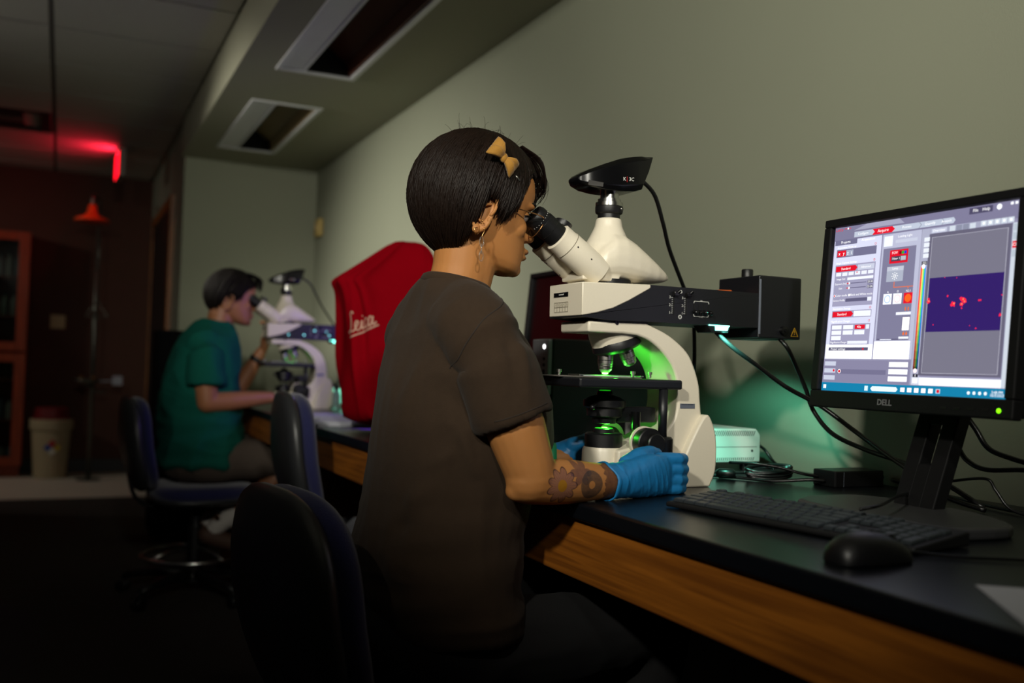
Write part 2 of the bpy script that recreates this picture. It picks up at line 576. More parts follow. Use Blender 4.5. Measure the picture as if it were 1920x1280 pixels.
# ================================================================== THE BENCH
BX = 0.779; BZ = 0.81
tag(MB().box((BX, -1.6, BZ - 0.028), (WX, 5.3, BZ)).build('worktop', M_TOP, bevel=0.004), 'long black epoxy worktop along the wall under the microscopes', 'worktop')
bf = empty('bench_frame', (1.2, 1.8, 0), 'oak bench frame with front rail carrying the black worktop', 'bench')
def bbox(n, a, b, m=M_OAK, bev=0.003):
    o = Vector((1.2, 1.8, 0))
    return MB().box(Vector(a) - o, Vector(b) - o).build(n, m, bf, bevel=bev)
bbox('front_rail', (BX + 0.012, -1.55, 0.680), (BX + 0.034, 5.25, BZ - 0.028))
for y in (-1.5, 1.78, 3.72, 5.22):
    bbox('end_panel', (BX + 0.05, y, 0), (1.28 if y == 1.78 else 1.5, y + 0.035, 0.775), M_OAKV)
bbox('back_rail', (WX - 0.03, -1.55, 0.6), (WX - 0.005, 5.25, 0.775))
bbox('leg_panel', (BX + 0.02, 4.55, 0), (BX + 0.05, 5.22, 0.675), M_OAKV)
# ================================================================== MICROSCOPE
M_GREEN = glow('green_light', '60ff40', 22.0)
M_TEAL = glow('teal_light', '7dffe4', 5.0)
M_SLIDE = mat('glass_slide', 'c9d4cf', 0.08, var=0.02)
M_CYAN = glow('cyan_led', '8ff2ff', 3.0)
M_ORANGE = mat('orange_lever', 'b4521e', 0.4)
M_YEL = mat('warning_yellow', 'c79a1c', 0.5)
M_SILVP = mat('silver_plate', '8f96a8', 0.35, metal=0.6)

def microscope(loc, label, group):
    r = empty('microscope', loc, label, 'microscope', group=group)
    outer = [(-.072, .310), (.0, .311), (.054, .311), (.107, .290), (.148, .261), (.167, .232), (.180, .197), (.184, .167), (.187, .142)]
    inner = [(.06, .083), (.095, .100), (.117, .119), (.128, .142), (.131, .173), (.126, .208), (.114, .234), (.090, .260), (.063, .278), (.035, .287), (.004, .289), (-.072, .289)]
    so = spline2(outer[2:], 5); si = spline2(inner[:-2], 5)
    poly = outer[:2] + so + [(.199, .1), (.203, .04), (.196, .0), (.0, 0.0), (.0, .070), (.02, .074)] + si + inner[-2:]
    MB().prism(poly, -.055, .055).build('stand', M_CREAM, r, 'auto', bevel=0.0045, seg=3)
    fl = spline2([(.120, .0), (.135, .05), (.165, .11), (.188, .140), (.205, .118), (.213, .082), (.212, .032), (.199, .0)], 5)
    MB().prism(fl, -.072, .072).build('rear_foot', M_CREAM, r, 'auto', bevel=0.008, seg=3)
    # base hump that carries the field lens
    MB().lathe([(.041, 0), (.041, .066), (.038, .073), (0, .074)], (0, 0, 0)).build('base_cap', M_CREAM, r, 'auto')
    fd = MB().lathe([(.0365, .072), (.0365, .097), (.033, .100), (.020, .100), (.020, .107), (.0175, .108), (.0, .108)]).build('field_diaphragm', M_BLACK, r, 'auto')
    MB().lathe([(.0, .1082), (.0175, .1082), (.0165, .1092), (0, .1098)]).build('field_lens', mat('field_glass', '44b040', 0.1, emit=0.55, ecol='2aff22'), fd, True)
    MB().lathe([(.006, .1094), (.005, .1102), (0, .1105)], (.001, 0, 0)).build('light_spot', M_GREEN, fd, True)
    # focus knobs
    for s in (-1, 1):
        k = MB().lathe([(.012, .05), (.027, .062), (.028, .066), (.028, .084), (.026, .086), (.02, .086)], (.052, 0, .086), (0, s, 0), 36).build('focus_knob', M_BLACK, r, 'auto')
        MB().lathe([(.0, .086), (.019, .086), (.019, .104), (.017, .106), (0, .106)], (.052, 0, .086), (0, s, 0), 30).build('fine_knob', M_BLACK, k, 'auto')
        MB().lathe([(.028, .058), (.0305, .058), (.0305, .062), (.028, .062)], (.052, 0, .086), (0, s, 0), 36).build('knob_collar', M_CREAM, k, 'auto')
    # stage
    st = MB().box((-.105, -.088, .187), (.118, .09, .205)).build('stage', M_BLACKM, r, bevel=0.004, seg=3)
    MB().box((-.112, -.02, .2052), (.07, .085, .2075)).build('stage_plate', mat('stage_ceramic', '6a6560', 0.4), st, bevel=0.0008)
    MB().box((-.055, -.0125, .2077), (.062, .0125, .2087)).build('glass_slide', M_SLIDE, st, bevel=0.0002)
    MB().box((-.068, .016, .2077), (.075, .026, .2107)).box((-.068, -.02, .2077), (-.060, .02, .2107)).box((.066, -.02, .2077), (.074, .02, .2107)).build('slide_holder', M_STEEL, st, bevel=0.0006)
    for x, y in ((-.085, .03), (.048, -.022), (.088, -.02)):
        MB().lathe([(.003, 0), (.003, .006), (.0048, .006), (.0048, .011), (0, .0115)], (x, y, .2076), n=14).build('clip_screw', M_STEEL, st, 'auto')
    dr = MB().cyl((.080, -.080, .187), (.080, -.080, .092), .0085).build('stage_drive', M_BLACKM, r, True)
    MB().lathe([(.017, .098), (.0205, .094), (.0205, .062), (.019, .06), (.013, .06), (.013, .045), (0, .044)], (.080, -.080, 0), n=30).build('drive_knob', M_BLACK, dr, 'auto')
    # condenser
    cn = MB().lathe([(.0, .180), (.014, .180), (.016, .172), (.030, .168), (.041, .162), (.041, .150), (.034, .146), (.034, .132), (.024, .128), (.022, .118), (0, .116)], n=32).build('condenser', M_BLACK, r, 'auto')
    MB().lathe([(0, .1803), (.011, .1803), (.010, .1815), (0, .182)]).build('top_lens', mat('condenser_glass', '2c7a28', 0.1, emit=0.35, ecol='2aff22'), cn, True)
    MB().box((.02, -.012, .12), (.11, .012, .15)).build('condenser_bracket', M_BLACKM, cn, bevel=0.003)
    MB().cyl((.052, -.03, .142), (.052, -.03, .108), .0095).build('turret_knob', M_BLACKG, cn, 'auto')
    MB().cyl((-.034, -.024, .155), (-.052, -.045, .150), .003).ell((-.053, -.046, .15), (.005, .005, .005)).build('diaphragm_lever', M_BLACK, cn, True)
    # nosepiece
    ax = Vector((math.sin(math.radians(18)), 0, -math.cos(math.radians(18))))
    np_ = Vector((.022, 0, .2705))
    x, y = frame_of(ax)
    ring = lambda c, a, b, t: [c + Vector((a * math.cos(q) * math.cos(t), b * math.sin(q), a * math.cos(q) * math.sin(t))) for q in [2 * PI * i / 28 for i in range(28)]]
    ns = MB().loft([ring(Vector((.016, 0, .291)), .052, .046, 0), ring(Vector((.018, 0, .284)), .051, .045, .12), ring(Vector((.020, 0, .2745)), .047, .043, .31)]).build('nosepiece_mount', M_CREAM, r, 'auto')
    tu = MB().lathe([(.046, -.006), (.048, 0), (.048, .008), (.043, .013), (.03, .017), (0, .018)], tuple(np_ - ax * 0.002), tuple(ax), 32).build('nosepiece_turret', M_BLACK, ns, 'auto')
    def objective(base, d, green, k=1.0):
        o = MB().lathe([(r_, h_ * k) for r_, h_ in [(.0105, 0), (.0125, .004), (.0125, .012), (.0146, .013), (.0146, .036), (.0138, .037), (.0138, .040), (.0130, .041), (.0128, .0465), (.0085, .0515), (.0055, .0530), (0, .053)]], base, d, 26).build('objective', M_STEEL, r, 'auto')
        MB().lathe([(.01462, .018), (.01475, .018), (.01475, .0188), (.01462, .0188)], base, d, 26).build('mark_ring', M_BLACK, o, True)
        MB().lathe([(.0147, .0285), (.01485, .0285), (.01485, .0295), (.0147, .0295)], base, d, 26).build('colour_ring', M_BLACKM, o, True)
        if green:
            MB().lathe([(0, .0525), (.0062, .0525), (.0058, .0545), (.003, .0558), (0, .056)], base, d, 16).build('front_lens', M_GREEN, o, True)
        return o
    objective((-.001, 0, .2675), (0, 0, -1), True)
    objective((.030, -.012, .2720), (.42, -.08, -1), False, .86)
    # fluorescence module
    cur = [(.055, .377), (.037, .367), (.008, .351), (-.026, .335), (-.060, .325), (-.092, .3185)]
    MB().prism([(-.093, .380), (.055, .384)] + cur, -.065, .065).build('module_cover', M_CREAM, r, 'auto', bevel=0.002)
    arm = MB().prism([(-.0915, .3165), (-.0915, .319)] + [(a, b) for a, b in reversed(cur)] + [(.0555, .3835), (.315, .3835), (.315, .3140), (.05, .3135), (-.03, .3120)], -.0642, .0642).build('module_body', M_BLACKM, r, 'auto', bevel=0.0008)
    MB().box((-.05, -.05, .3090), (.06, .05, .3165)).build('module_coupling', M_BLACK, r)
    # nameplate and slot chart on the front face (faces the user)
    xf = -.0932
    pl = MB().box((xf - .0006, -.012, .356), (xf, .045, .364)).build('nameplate', M_BLACKG, r)
    mb = MB()
    for k in range(6):
        yk = -.012 + k * .0108
        mb.box((xf - .0003, yk - .0003, .3275), (xf, yk + .0003, .3455))
    for zk in (.3275, .3365, .3455):
        mb.box((xf - .0003, -.0123, zk - .0003), (xf, .0423, zk + .0003))
    mb.build('slot_chart', mat('chart_ink', '8d8775', 0.7), r)
    for k in range(5):
        text('slot_number', str(k + 1), .0062, (xf - .0002, .0366 - k * .0108, .3408), (0, -1, 0), (0, 0, 1), mat('chart_ink', '5a5648', 0.7), r, .0001)
    text('nameplate_lettering', 'automated', .0046, (xf - .0007, .014, .3602), (0, -1, 0), (0, 0, 1), M_WHITEP, r, .0001)
    # sliders with scales, on the near face
    yn = -.0644
    for k, x0 in enumerate((.108, .137)):
        MB().box((x0 - .0014, yn - .0004, .329), (x0 + .0014, yn, .372)).build('slider_slot', M_VOID, r)
        lv = MB().box((x0 - .004, yn - .010, .3655), (x0 + .007, yn, .3735)).cyl((x0 + .002, yn - .006, .369), (x0 + .0085, yn - .010, .376), .0032, n=12).build('slider_lever', M_BLACKG, r, 'auto', bevel=0.0008)
        mb = MB()
        for t in range(9):
            z = .333 + t * .0037
            mb.box((x0 - (.0062 if t % 4 == 0 else .0046), yn - .0003, z - .0004), (x0 - .002, yn, z + .0004))
        mb.build('scale_ticks', M_WHITEP, r)
        for t in range(3):
            text('scale_number', str(t + 1), .0072, (x0 - .0088, yn - .0002, .3333 + t * .0148), (1, 0, 0), (0, 0, 1), M_WHITEP, r, .0001)
    for z, a in ((.3745, 0), (.3262, 1)):
        mb = MB().tube([(.1235 + .0028 * math.cos(q), yn - .0003, z + .0028 * math.sin(q)) for q in [2 * PI * i / 16 for i in range(17)]], .0007, 6)
        if a:
            for q in range(8):
                aa = q * PI / 4
                mb.box((.1235 + .0041 * math.cos(aa) - .0005, yn - .0004, z + .0041 * math.sin(aa) - .0005), (.1235 + .0041 * math.cos(aa) + .0005, yn, z + .0041 * math.sin(aa) + .0005))
        mb.build('aperture_symbol', M_WHITEP, r)
    mb = MB()
    for z, s in ((.3585, 1), (.3292, -1)):
        pts = [(.1545, z - s * .004), (.156, z), (.189, z), (.1905, z - s * .004)]
        for (a, b), (c, d2) in zip(pts, pts[1:]):
            mb.tube([(a, yn - .0003, b), (c, yn - .0003, d2)], .0006, 6)
    mb.build('bracket_print', M_WHITEP, r)
    text('bracket_lettering', 'IN', .0052, (.1725, yn - .0003, .3594), (1, 0, 0), (0, 0, 1), M_WHITEP, r, .0001)
    text('bracket_lettering', 'OUT', .0052, (.1725, yn - .0003, .3287), (1, 0, 0), (0, 0, 1), M_WHITEP, r, .0001)
    for k in range(4):
        x0 = .156 + k * .0115
        MB().box((x0 - .001, yn - .0004, .337), (x0 + .001, yn, .354)).build('filter_slot', M_VOID, r)
        MB().cyl((x0, yn, .3385), (x0, yn - .009, .3365), .0036, n=14).ell((x0, yn - .009, .3365), (.0042, .003, .0042), 12, 8).build('filter_lever', M_BLACKG, r, True)
    MB().ell((.1795, yn - .011, .337), (.0012, .001, .0012), 8, 6).build('indicator_lamp', M_TEAL, r, True)
    # teal stray light under the arm
    ft = MB().prism([(.187, .3135), (.245, .3135), (.238, .3005), (.197, .3000)], -.066, -.02).build('filter_tray', M_BLACKM, r, bevel=0.001)
    MB().prism([(.205, .3125), (.238, .3125), (.235, .3045), (.206, .3040)], -.0672, -.0662).build('light_window', M_TEAL, ft)
    MB().prism([(.19, .3150), (.24, .3150), (.24, .3128), (.19, .3128)], -.0672, -.0662).build('light_slit', M_TEAL, ft)
    # lamp housing
    lh = MB().box((.312, -.066, .294), (.421, .066, .4205)).build('lamp_housing', M_BLACKM, r, bevel=0.003, seg=3)
    MB().box((.312, -.0672, .302), (.3165, -.0655, .412)).build('edge_trim', M_SILVP, lh, bevel=0.0006)
    MB().lathe([(.012, .4205), (.012, .436), (.0105, .438), (0, .438)], (.334, 0, 0), n=24).build('lamp_cap', M_BLACK, lh, 'auto')
    for x0 in (.365, .405):
        MB().lathe([(.003, .4205), (.003, .4235), (0, .424)], (x0, -.04, 0), n=12).build('housing_screw', M_STEEL, lh, True)
    MB().lathe([(0, 0), (.009, 0), (.009, .008), (.0035, .009), (.0035, .011), (0, .011)], (.374, -.066, .311), (0, -1, 0), 20).build('adjust_screw', M_BLACKG, lh, 'auto')
    tri = [(.3955, .3005), (.4135, .3005), (.4045, .3180)]
    wt = MB()
    for (a, b), (c, d2) in zip(tri, tri[1:] + tri[:1]):
        wt.tube([(a, -.0665, b), (c, -.0665, d2)], .0008, 6)
    wt.prism([(.4035, .304), (.4055, .304), (.4052, .3065), (.4038, .3065)], -.0668, -.066).prism([(.4033, .308), (.4057, .308), (.4052, .3135), (.4038, .3135)], -.0668, -.066)
    wt.build('warning_triangle', M_YEL, lh)
    MB().box((.33, -.05, .2925), (.40, .05, .2945)).build('vent_grille', M_TEAL if False else M_SILVP, lh)
    MB().prism([(.256, .3835), (.258, .391), (.29, .392), (.292, .3835)], -.008, .008).build('shutter_lever', M_ORANGE, r, bevel=0.002)
    # maker plate on the stand
    MB().box((.136, -.0560, .1505), (.170, -.0549, .1600)).build('maker_plate', M_SILVP, r)
    text('maker_lettering', 'MADE IN GERMANY', .0032, (.153, -.0561, .158), (1, 0, 0), (0, 0, 1), M_BLACK, r, .0001)
    MB().lathe([(0, 0), (.0042, 0), (.0042, .002), (.002, .002), (.002, .0005), (0, .0005)], (-.012, -.0552, .3095), (0, -1, 0), 16).build('clamp_screw', M_BLACKG, r, 'auto')
    # trinocular head, grown as one body
    h = MB()
    def sec(x, z0, z1, hw, n=20):
        c = (z0 + z1) / 2; hz = (z1 - z0) / 2
        out = []
        for i in range(n):
            a = 2 * PI * i / n
            ca, sa = math.cos(a), math.sin(a)
            out.append(Vector((x, hw * math.copysign(abs(ca) ** .75, ca), c + hz * math.copysign(abs(sa) ** .75, sa))))
        return out
    h.loft([sec(*q) for q in ((-.052, .392, .428, .044), (-.035, .390, .458, .052), (-.012, .389, .482, .056), (.012, .389, .482, .056), (.040, .389, .468, .052), (.066, .390, .451, .046), (.092, .391, .434, .037), (.118, .395, .418, .023), (.134, .401, .408, .008))])
    h.lathe([(.050, .44), (.045, .460), (.035, .478), (.0275, .494), (.0240, .512), (0, .512)], (-.003, 0, 0), n=28)
    h.box((-.080, -.042, .3865), (.0, .042, .4020))
    hd = link('trinocular_head', fuse(h, .0022, 14), M_CREAM, r, True)
    MB().cyl((-.002, 0, .384), (-.002, 0, .3925), .045).build('head_seat', M_BLACK, r, 'auto')
    for s in (-1, 1):
        d = Vector((-.083, 0, .0375)).normalized(); d = Vector((-.045, 0, .031)).normalized()
        o0 = Vector((-.040, s * .032, .400))
        tb = MB().lathe([(.027, 0), (.0285, .02), (.0285, .085), (.0275, .088), (.0275, .108), (.024, .110), (0, .110)], o0, d, 32).build('eyepiece_tube', M_CREAM, r, 'auto')
        MB().lathe([(.0287, .083), (.0289, .083), (.0289, .0842), (.0287, .0842)], o0, d, 32).build('tube_seam', mat('seam_grey', '8b8272', 0.5), tb, True)
        nrm = Vector((d.z, 0, -d.x))
        for q in (.04, .075):
            sp = o0 + d * q + Vector((0, -.0285, 0)) if s < 0 else o0 + d * q + nrm * -.0285
            MB().ell(sp, (.0016, .0016, .0016), 8, 6).build('grub_screw', M_BLACK, tb, True)
        ep = MB().lathe([(.0225, .109), (.0225, .130), (.0235, .131), (.0235, .149), (.0220, .150), (.0225, .153), (.0228, .166), (.0205, .172), (.0165, .173), (.0150, .170), (0, .169)], o0, d, 32).build('eyepiece', M_BLACK, r, 'auto')
        mb = MB()
        xx, yy2 = frame_of(d)
        for q in range(9):
            a = -1.25 + q * .27 if s < 0 else -1.2 + q * .27
            pos = o0 + d * .1565 + (Vector((0, -1, 0)) * math.cos(a) + nrm * math.sin(a)) * .0226
            mb.ell(pos, (.0007, .0007, .0007), 6, 4)
        mb.build('scale_dots', M_WHITEP, ep)
    # tab of the tube adjustment
    MB().lathe([(0, 0), (.016, 0), (.017, .004), (.017, .010), (0, .011)], (-.105, .0, .4865), (.45, 0, .9), 24).build('beam_knob', M_BLACK, r, 'auto')
    # camera mount and camera
    cm = MB().lathe([(.0215, .510), (.0215, .519), (.0258, .5215), (.0268, .525), (.0268, .5335), (.0255, .535)], (-.003, 0, 0), n=36).build('camera_mount', M_BLACK, r, 'auto')
    MB().lathe([(.0, .5345), (.0268, .5345), (.0268, .5415), (.0225, .5420), (.0225, .5485), (.0180, .5490), (.0180, .563), (0, .563)], (-.003, 0, 0), n=36).build('mount_ring', M_CHROME, cm, 'auto')
    MB().lathe([(0, 0), (.0032, 0), (.0032, .0015), (0, .0016)], (.010, -.0255, .5285), (.15, -1, 0), 14).build('mount_screw', M_STEEL, cm, True)
    kc = MB()
    def sec2(x, z0, z1, hw):
        c = (z0 + z1) / 2; hz = (z1 - z0) / 2; e = .32
        return [Vector((x, a * hw, c + b * hz)) for a, b in ((-1, -1 + e), (-1 + e * .6, -1), (1 - e * .6, -1), (1, -1 + e), (1, 1 - e), (1 - e, 1), (-1 + e, 1), (-1, 1 - e))]
    kc.loft([sec2(*q) for q in ((-.084, .5755, .5815, .018), (-.078, .5690, .5870, .025), (-.058, .5635, .5985, .033), (-.030, .5610, .6110, .038), (.004, .5610, .6245, .040), (.034, .5640, .6320, .040), (.050, .5690, .6345, .039), (.062, .5990, .6350, .037), (.072, .6320, .6352, .034))])
    kb = kc.build('camera_body', M_BLACKG, r, 'auto', bevel=0.0018)
    text('camera_lettering', 'K', .0098, (.0055, -.0403, .583), (1, 0, .06), (0, 0, 1), M_WHITEP, kb, .0002)
    text('camera_lettering', '3C', .0098, (.0210, -.0403, .584), (1, 0, .06), (0, 0, 1), M_WHITEP, kb, .0002)
    MB().box((.0105, -.0406, .578), (.0115, -.0395, .5885)).build('red_bar', mat('red_print', 'b01820', 0.5), kb)
    lb = MB().loft([[Vector((-.068, -.0305, .5660)), Vector((-.040, -.0372, .5640)), Vector((-.040, -.0385, .5715)), Vector((-.068, -.0322, .5745))],
                    [Vector((-.068, -.0312, .5658)), Vector((-.040, -.0380, .5638)), Vector((-.040, -.0393, .5716)), Vector((-.068, -.0330, .5746))]])
    lb.build('type_label', mat('label_grey', '3c3a38', 0.5), kb)
    MB().cyl((.056, 0, .601), (.072, 0, .597), .0062, .005).build('cable_gland', M_RUBBER, kb, True)
    # the instrument's own light: green excitation at the objective, teal stray light at the filter tray
    point_light('specimen_glow', (.020, -.004, .2140), GREEN_P * .10, (0.06, 1.0, 0.05), 0.004, r)
    og = spot_light('objective_glow', (.030, -.002, .2220), (.13, .0, .2500), GREEN_P * 0.32, (0.06, 1.0, 0.05), 135, 0.6, 0.006)
    og.parent = r
    point_light('condenser_glow', (0, -.012, .115), GREEN_P * 0.3, (0.06, 1.0, 0.05), 0.006, r)
    sl = spot_light('filter_stray_light', (.220, -.078, .300), (.46, .16, .04), TEAL_P, (0.20, 1.0, 0.72), 62, 0.5, 0.008)
    sl.parent = r
    return r
GREEN_P = 0.6
TEAL_P = 13.0
scope1 = microscope((0.95, 1.595, BZ), 'cream upright microscope with black lamp arm, used by the woman', 'upright microscopes on the bench')
LED2 = [(0.000, .333, .0026), (.070, .334, .0030), (.118, .355, .0030), (.172, .352, .0022), (.186, .336, .0034)]
scope2 = copy_tree(scope1)
scope2.location = (0.925, 4.40, BZ)
for _o in list(scope2.children_recursive):
    _n = _o.name.split('.')[0]
    if _n in ('objective_glow', 'specimen_glow', 'condenser_glow'):
        bpy.data.objects.remove(_o)
    elif _n in ('light_spot', 'front_lens', 'field_lens', 'top_lens'):
        _o.data = _o.data.copy(); _o.data.materials.clear(); _o.data.materials.append(M_BLACKG)
for _x, _z, _r in ((LED2)):
    MB().ell((_x, -.0665, _z), (_r, .0015, _r), 10, 8).build('indicator_lamp', M_CYAN, scope2, True)
point_light('specimen_glow', (.03, -.02, .2200), 0.02, (0.06, 1.0, 0.05), 0.004, scope2)
relabel(scope2, 'distant cream microscope with black camera, used by the person in the green shirt')
# ================================================================== MONITORS AND COMPUTER
M_BEZEL = mat('monitor_bezel', '0b0b0d', 0.6, var=0.08, vscale=60, spec=0.25)
def G(c, s=1.0):
    return glow('screen_%s_%d' % (c, round(s * 100)), c, s * 1.25)
SW, SH = 0.371, 0.293          # lit area
def monitor(loc, label, rotz=0.0):
    """origin on the bench below the panel, screen facing -x, leaning back"""
    r = empty('monitor', loc, label, 'monitor', rotz, 'black desktop monitors on the bench')
    t = math.radians(4.9)
    M = Matrix.Translation((-0.03, 0, 0.168)) @ Matrix.Rotation(t, 4, 'Y')
    W, Hh = .405, .335
    q = MB()
    q.box((0, -W / 2, 0), (.02, W / 2, .029)).box((0, -W / 2, Hh - .0145), (.02, W / 2, Hh)).box((0, -W / 2, .029), (.02, -W / 2 + .017, Hh - .0145)).box((0, W / 2 - .017, .029), (.02, W / 2, Hh - .0145))
    q.xf(M).build('bezel', M_BEZEL, r, bevel=0.0025)
    MB().box((.012, -W / 2 + .004, .004), (.042, W / 2 - .004, Hh - .004)).box((.03, -.14, .05), (.062, .14, .29)).xf(M).build('rear_shell', M_BEZEL, r, bevel=0.006)
    # stand: slanted neck with an open slot, flat foot
    n = MB()
    P = lambda x, y, z: (x, y, z)
    for y0, y1 in ((-.040, -.011), (.011, .040)):
        n.prism([(.005, .016), (.032, .016), (.14, .30), (.112, .30)], y0, y1)
    n.prism([(.005, .016), (.032, .016), (.058, .085), (.031, .085)], -.014, .014)
    n.prism([(.055, .148), (.082, .148), (.14, .30), (.112, .30)], -.014, .014)
    n.build('stand_neck', M_BEZEL, r, bevel=0.002)
    MB().box((.03, -.05, .25), (.11, .05, .31)).build('neck_hinge', M_BEZEL, r, bevel=0.004)
    f = spline2([(-.125, .12), (-.14, .05), (-.14, -.07), (-.128, -.17), (-.08, -.195), (.0, -.185), (.055, -.08), (.06, .06), (.02, .14), (-.08, .148)], 3)
    MB().prismz(f, .0, .018).build('stand_foot', mat('stand_foot_grey', '3a3a3c', 0.4), r, bevel=0.006, seg=3)
    text('maker_lettering', 'DELL', .0135, M @ Vector((-.0006, .03, .0135)), (0, -1, 0), M.to_3x3() @ Vector((0, 0, 1)), mat('silver_print', '6f6f72', 0.4), r, .0002, bold=.0003)
    for k in range(4):
        MB().box((-.0008, -.085 - k * .024 - .006, .010), (0, -.085 - k * .024 + .006, .0135)).xf(M).build('menu_button', M_BLACK, r)
    return r, M

def screen(r, M, build):
    """flat picture: rectangles u,v in 0..1 from the top left, laid just above the panel"""
    mats = []; q = MB()
    W, Hh = .405, .335
    def mi(m):
        if m not in mats:
            mats.append(m)
        return mats.index(m)
    def P(u, v, l):
        return (.0105 - l * .00006, W / 2 - .017 - u * SW, .029 + SH * (1 - v) - .0008 * 0)
    def rect(u0, v0, u1, v1, c, s=1.0, l=1):
        q.quad(P(u0, v0, l), P(u0, v1, l), P(u1, v1, l), P(u1, v0, l), mi(G(c, s)))
    def poly(pts, c, s=1.0, l=1):
        q.add([P(u, v, l) for u, v in pts], [list(range(len(pts)))], mi(G(c, s)))
    def disc(u, v, ru, c, s=1.0, l=2, n=14, jag=0.0):
        rv = ru * SW / SH
        poly([(u + ru * (1 + random.uniform(-jag, jag)) * math.cos(a), v + rv * (1 + random.uniform(-jag, jag)) * math.sin(a)) for a in [2 * PI * i / n for i in range(n)]], c, s, l)
    texts = []
    def word(s_, u, v, size, c='ffffff', s=1.0, l=4):
        texts.append((s_, P(u, v, l), size, G(c, s)))
    build(rect, poly, disc, word)
    q.xf(M)
    o = link('screen_image', q.mesh('screen_image'), mats, r)
    for s_, p, size, m in texts:
        text('screen_lettering', s_, size, M @ Vector(p), (0, -1, 0), M.to_3x3() @ Vector((0, 0, 1)), m, r, 0.0)
    return o

def ui(rect, poly, disc, word):
    BG = '8785a0'; DK = '5b5874'; LT = 'b9bdce'; PW = 'dfe2ee'; RED = 'd01428'
    rect(0, 0, 1, 1, BG, 1.0, 0)
    rect(0, 0, 1, .10, '77748f', 1.0, 1)
    # header
    poly([(.12, .035), (.20, .005), (.39, .005), (.42, .035)], '9a9ab0', 1, 2)
    poly([(.125, .045), (.68, .045), (.69, .062), (.68, .078), (.125, .078)], 'b4bccc', 1, 2)
    poly([(.236, .044), (.352, .044), (.368, .061), (.352, .079), (.236, .079), (.25, .061)], RED, 1.1, 3)
    for u in (.50, .62):
        poly([(u, .045), (u + .012, .061), (u, .078), (u + .004, .078), (u + .017, .061), (u + .004, .045)], '8d92a4', 1, 3)
    word('Acquire', .30, .061, .0075); word('Configure', .18, .061, .006); word('Process', .435, .061, .006); word('Quantify', .56, .061, .006); word('Analysis', .645, .061, .006)
    word('Leica', .028, .020, .0085, 'd01428', 1.1); rect(.06, .016, .10, .020, RED, 1.1, 3); disc(.083, .018, .005, 'ffffff', 1, 4)
    rect(.755, .012, .865, .045, '4a4660', 1, 2); word('File', .785, .028, .007); word('Help', .835, .028, .007); disc(.895, .027, .012, 'eef0f4', 1.1, 3)
    for k in range(3):
        rect(.945 + k * .02, .012, .958 + k * .02, .026, 'f0f2f6', 1, 3)
    # left panel
    rect(.004, .088, .297, .806, 'c9cbe0', 1.05, 2)
    rect(.004, .72, .297, .806, 'eceef6', 1.15, 3)
    rect(.007, .084, .147, .116, '6a6884', 1, 3); word('Projects', .075, .10, .0068); word('Acquisition', .215, .10, .0068)
    word('Acquisition Mode: xy', .085, .132, .0052)
    rect(.022, .143, .270, .192, '6c6a86', 1, 3); rect(.027, .150, .082, .186, RED, 1.05, 4); rect(.084, .150, .128, .186, '9aa0b4', 1, 4)
    for s_, u in (('x', .04), ('y', .068), ('z', .094), ('t', .118)):
        word(s_, u, .168, .009, l=5)
    word('Image Capture Settings', .09, .226, .0052)
    rect(.022, .238, .272, .49, '9795b0', 1, 3)
    poly([(.026, .246), (.15, .246), (.163, .262), (.15, .279), (.026, .279)], RED, 1.05, 4); rect(.165, .246, .266, .279, LT, 1.05, 4); word('Standard', .09, .263, .0062, l=6); word('Advanced', .215, .263, .0055, l=6)
    for k in range(6):
        rect(.03 + k * .040, .285, .063 + k * .040, .306, PW, 1, 4)
    rect(.16, .287, .166, .295, RED, 1, 5)
    word('Image Size', .064, .325, .0050); rect(.105, .318, .265, .334, PW, 1.05, 4)
    for k, s_ in enumerate(('Exposure [ms]', 'Gain')):
        v = .354 + k * .028
        word(s_, .066, v, .0047); rect(.112, v - .0022, .225, v + .0022, DK, 1, 4); rect(.105, v - .003, .118, v + .003, RED, 1, 5); disc(.12, v, .006, 'ffffff', 1, 5)
        rect(.232, v - .010, .266, v + .010, '55526c', 1, 4); word(('20.00', '23.26')[k], .249, v, .0052, l=6)
    disc(.032, .425, .006, 'ffffff', 1, 4); disc(.032, .425, .004, RED, 1, 5); word('Color mode', .075, .425, .0055); disc(.125, .425, .006, 'ffffff', 1, 4); word('Black and White mode', .20, .425, .0055)
    word('Camera Profile', .062, .455, .0046); rect(.105, .445, .24, .465, DK, 1, 4); rect(.24, .443, .265, .466, PW, 1, 4)
    word('Illumination Settings', .085, .505, .0052)
    rect(.026, .517, .272, .560, '9795b0', 1, 3); poly([(.030, .522), (.148, .522), (.162, .538), (.148, .555), (.030, .555)], RED, 1.05, 4); rect(.164, .522, .268, .555, PW, 1.05, 4); word('Standard', .09, .539, .0062, l=6)
    word('Magnification Changer', .085, .582, .0052)
    rect(.026, .597, .272, .722, '9795b0', 1, 3)
    for rr in range(3):
        for cc in range(3):
            if rr == 2 and cc: continue
            red = rr == 0 and cc == 2
            rect(.034 + cc * .072, .605 + rr * .032, .096 + cc * .072, .630 + rr * .032, RED if red else PW, 1.05, 4)
    word('40x', .205, .618, .006, l=6); rect(.246, .605, .266, .630, PW, 1, 4)
    word('Magnification Changer', .083, .708, .0044); rect(.14, .700, .262, .717, PW, 1, 4)
    rect(.024, .738, .270, .757, '55526c', 1, 4); word('Project settings', .085, .748, .0055, l=6); disc(.24, .748, .005, RED, 1, 5)
    for v in (.132, .226, .505, .582):
        disc(.262, v, .0055, RED, 1, 4); disc(.262, v, .0038, 'c9cbe0', 1, 5)
    # middle panel
    rect(.303, .088, .520, .806, 'b0b2c8', 1.0, 2); rect(.303, .705, .506, .806, 'f4f5fa', 1.2, 3)
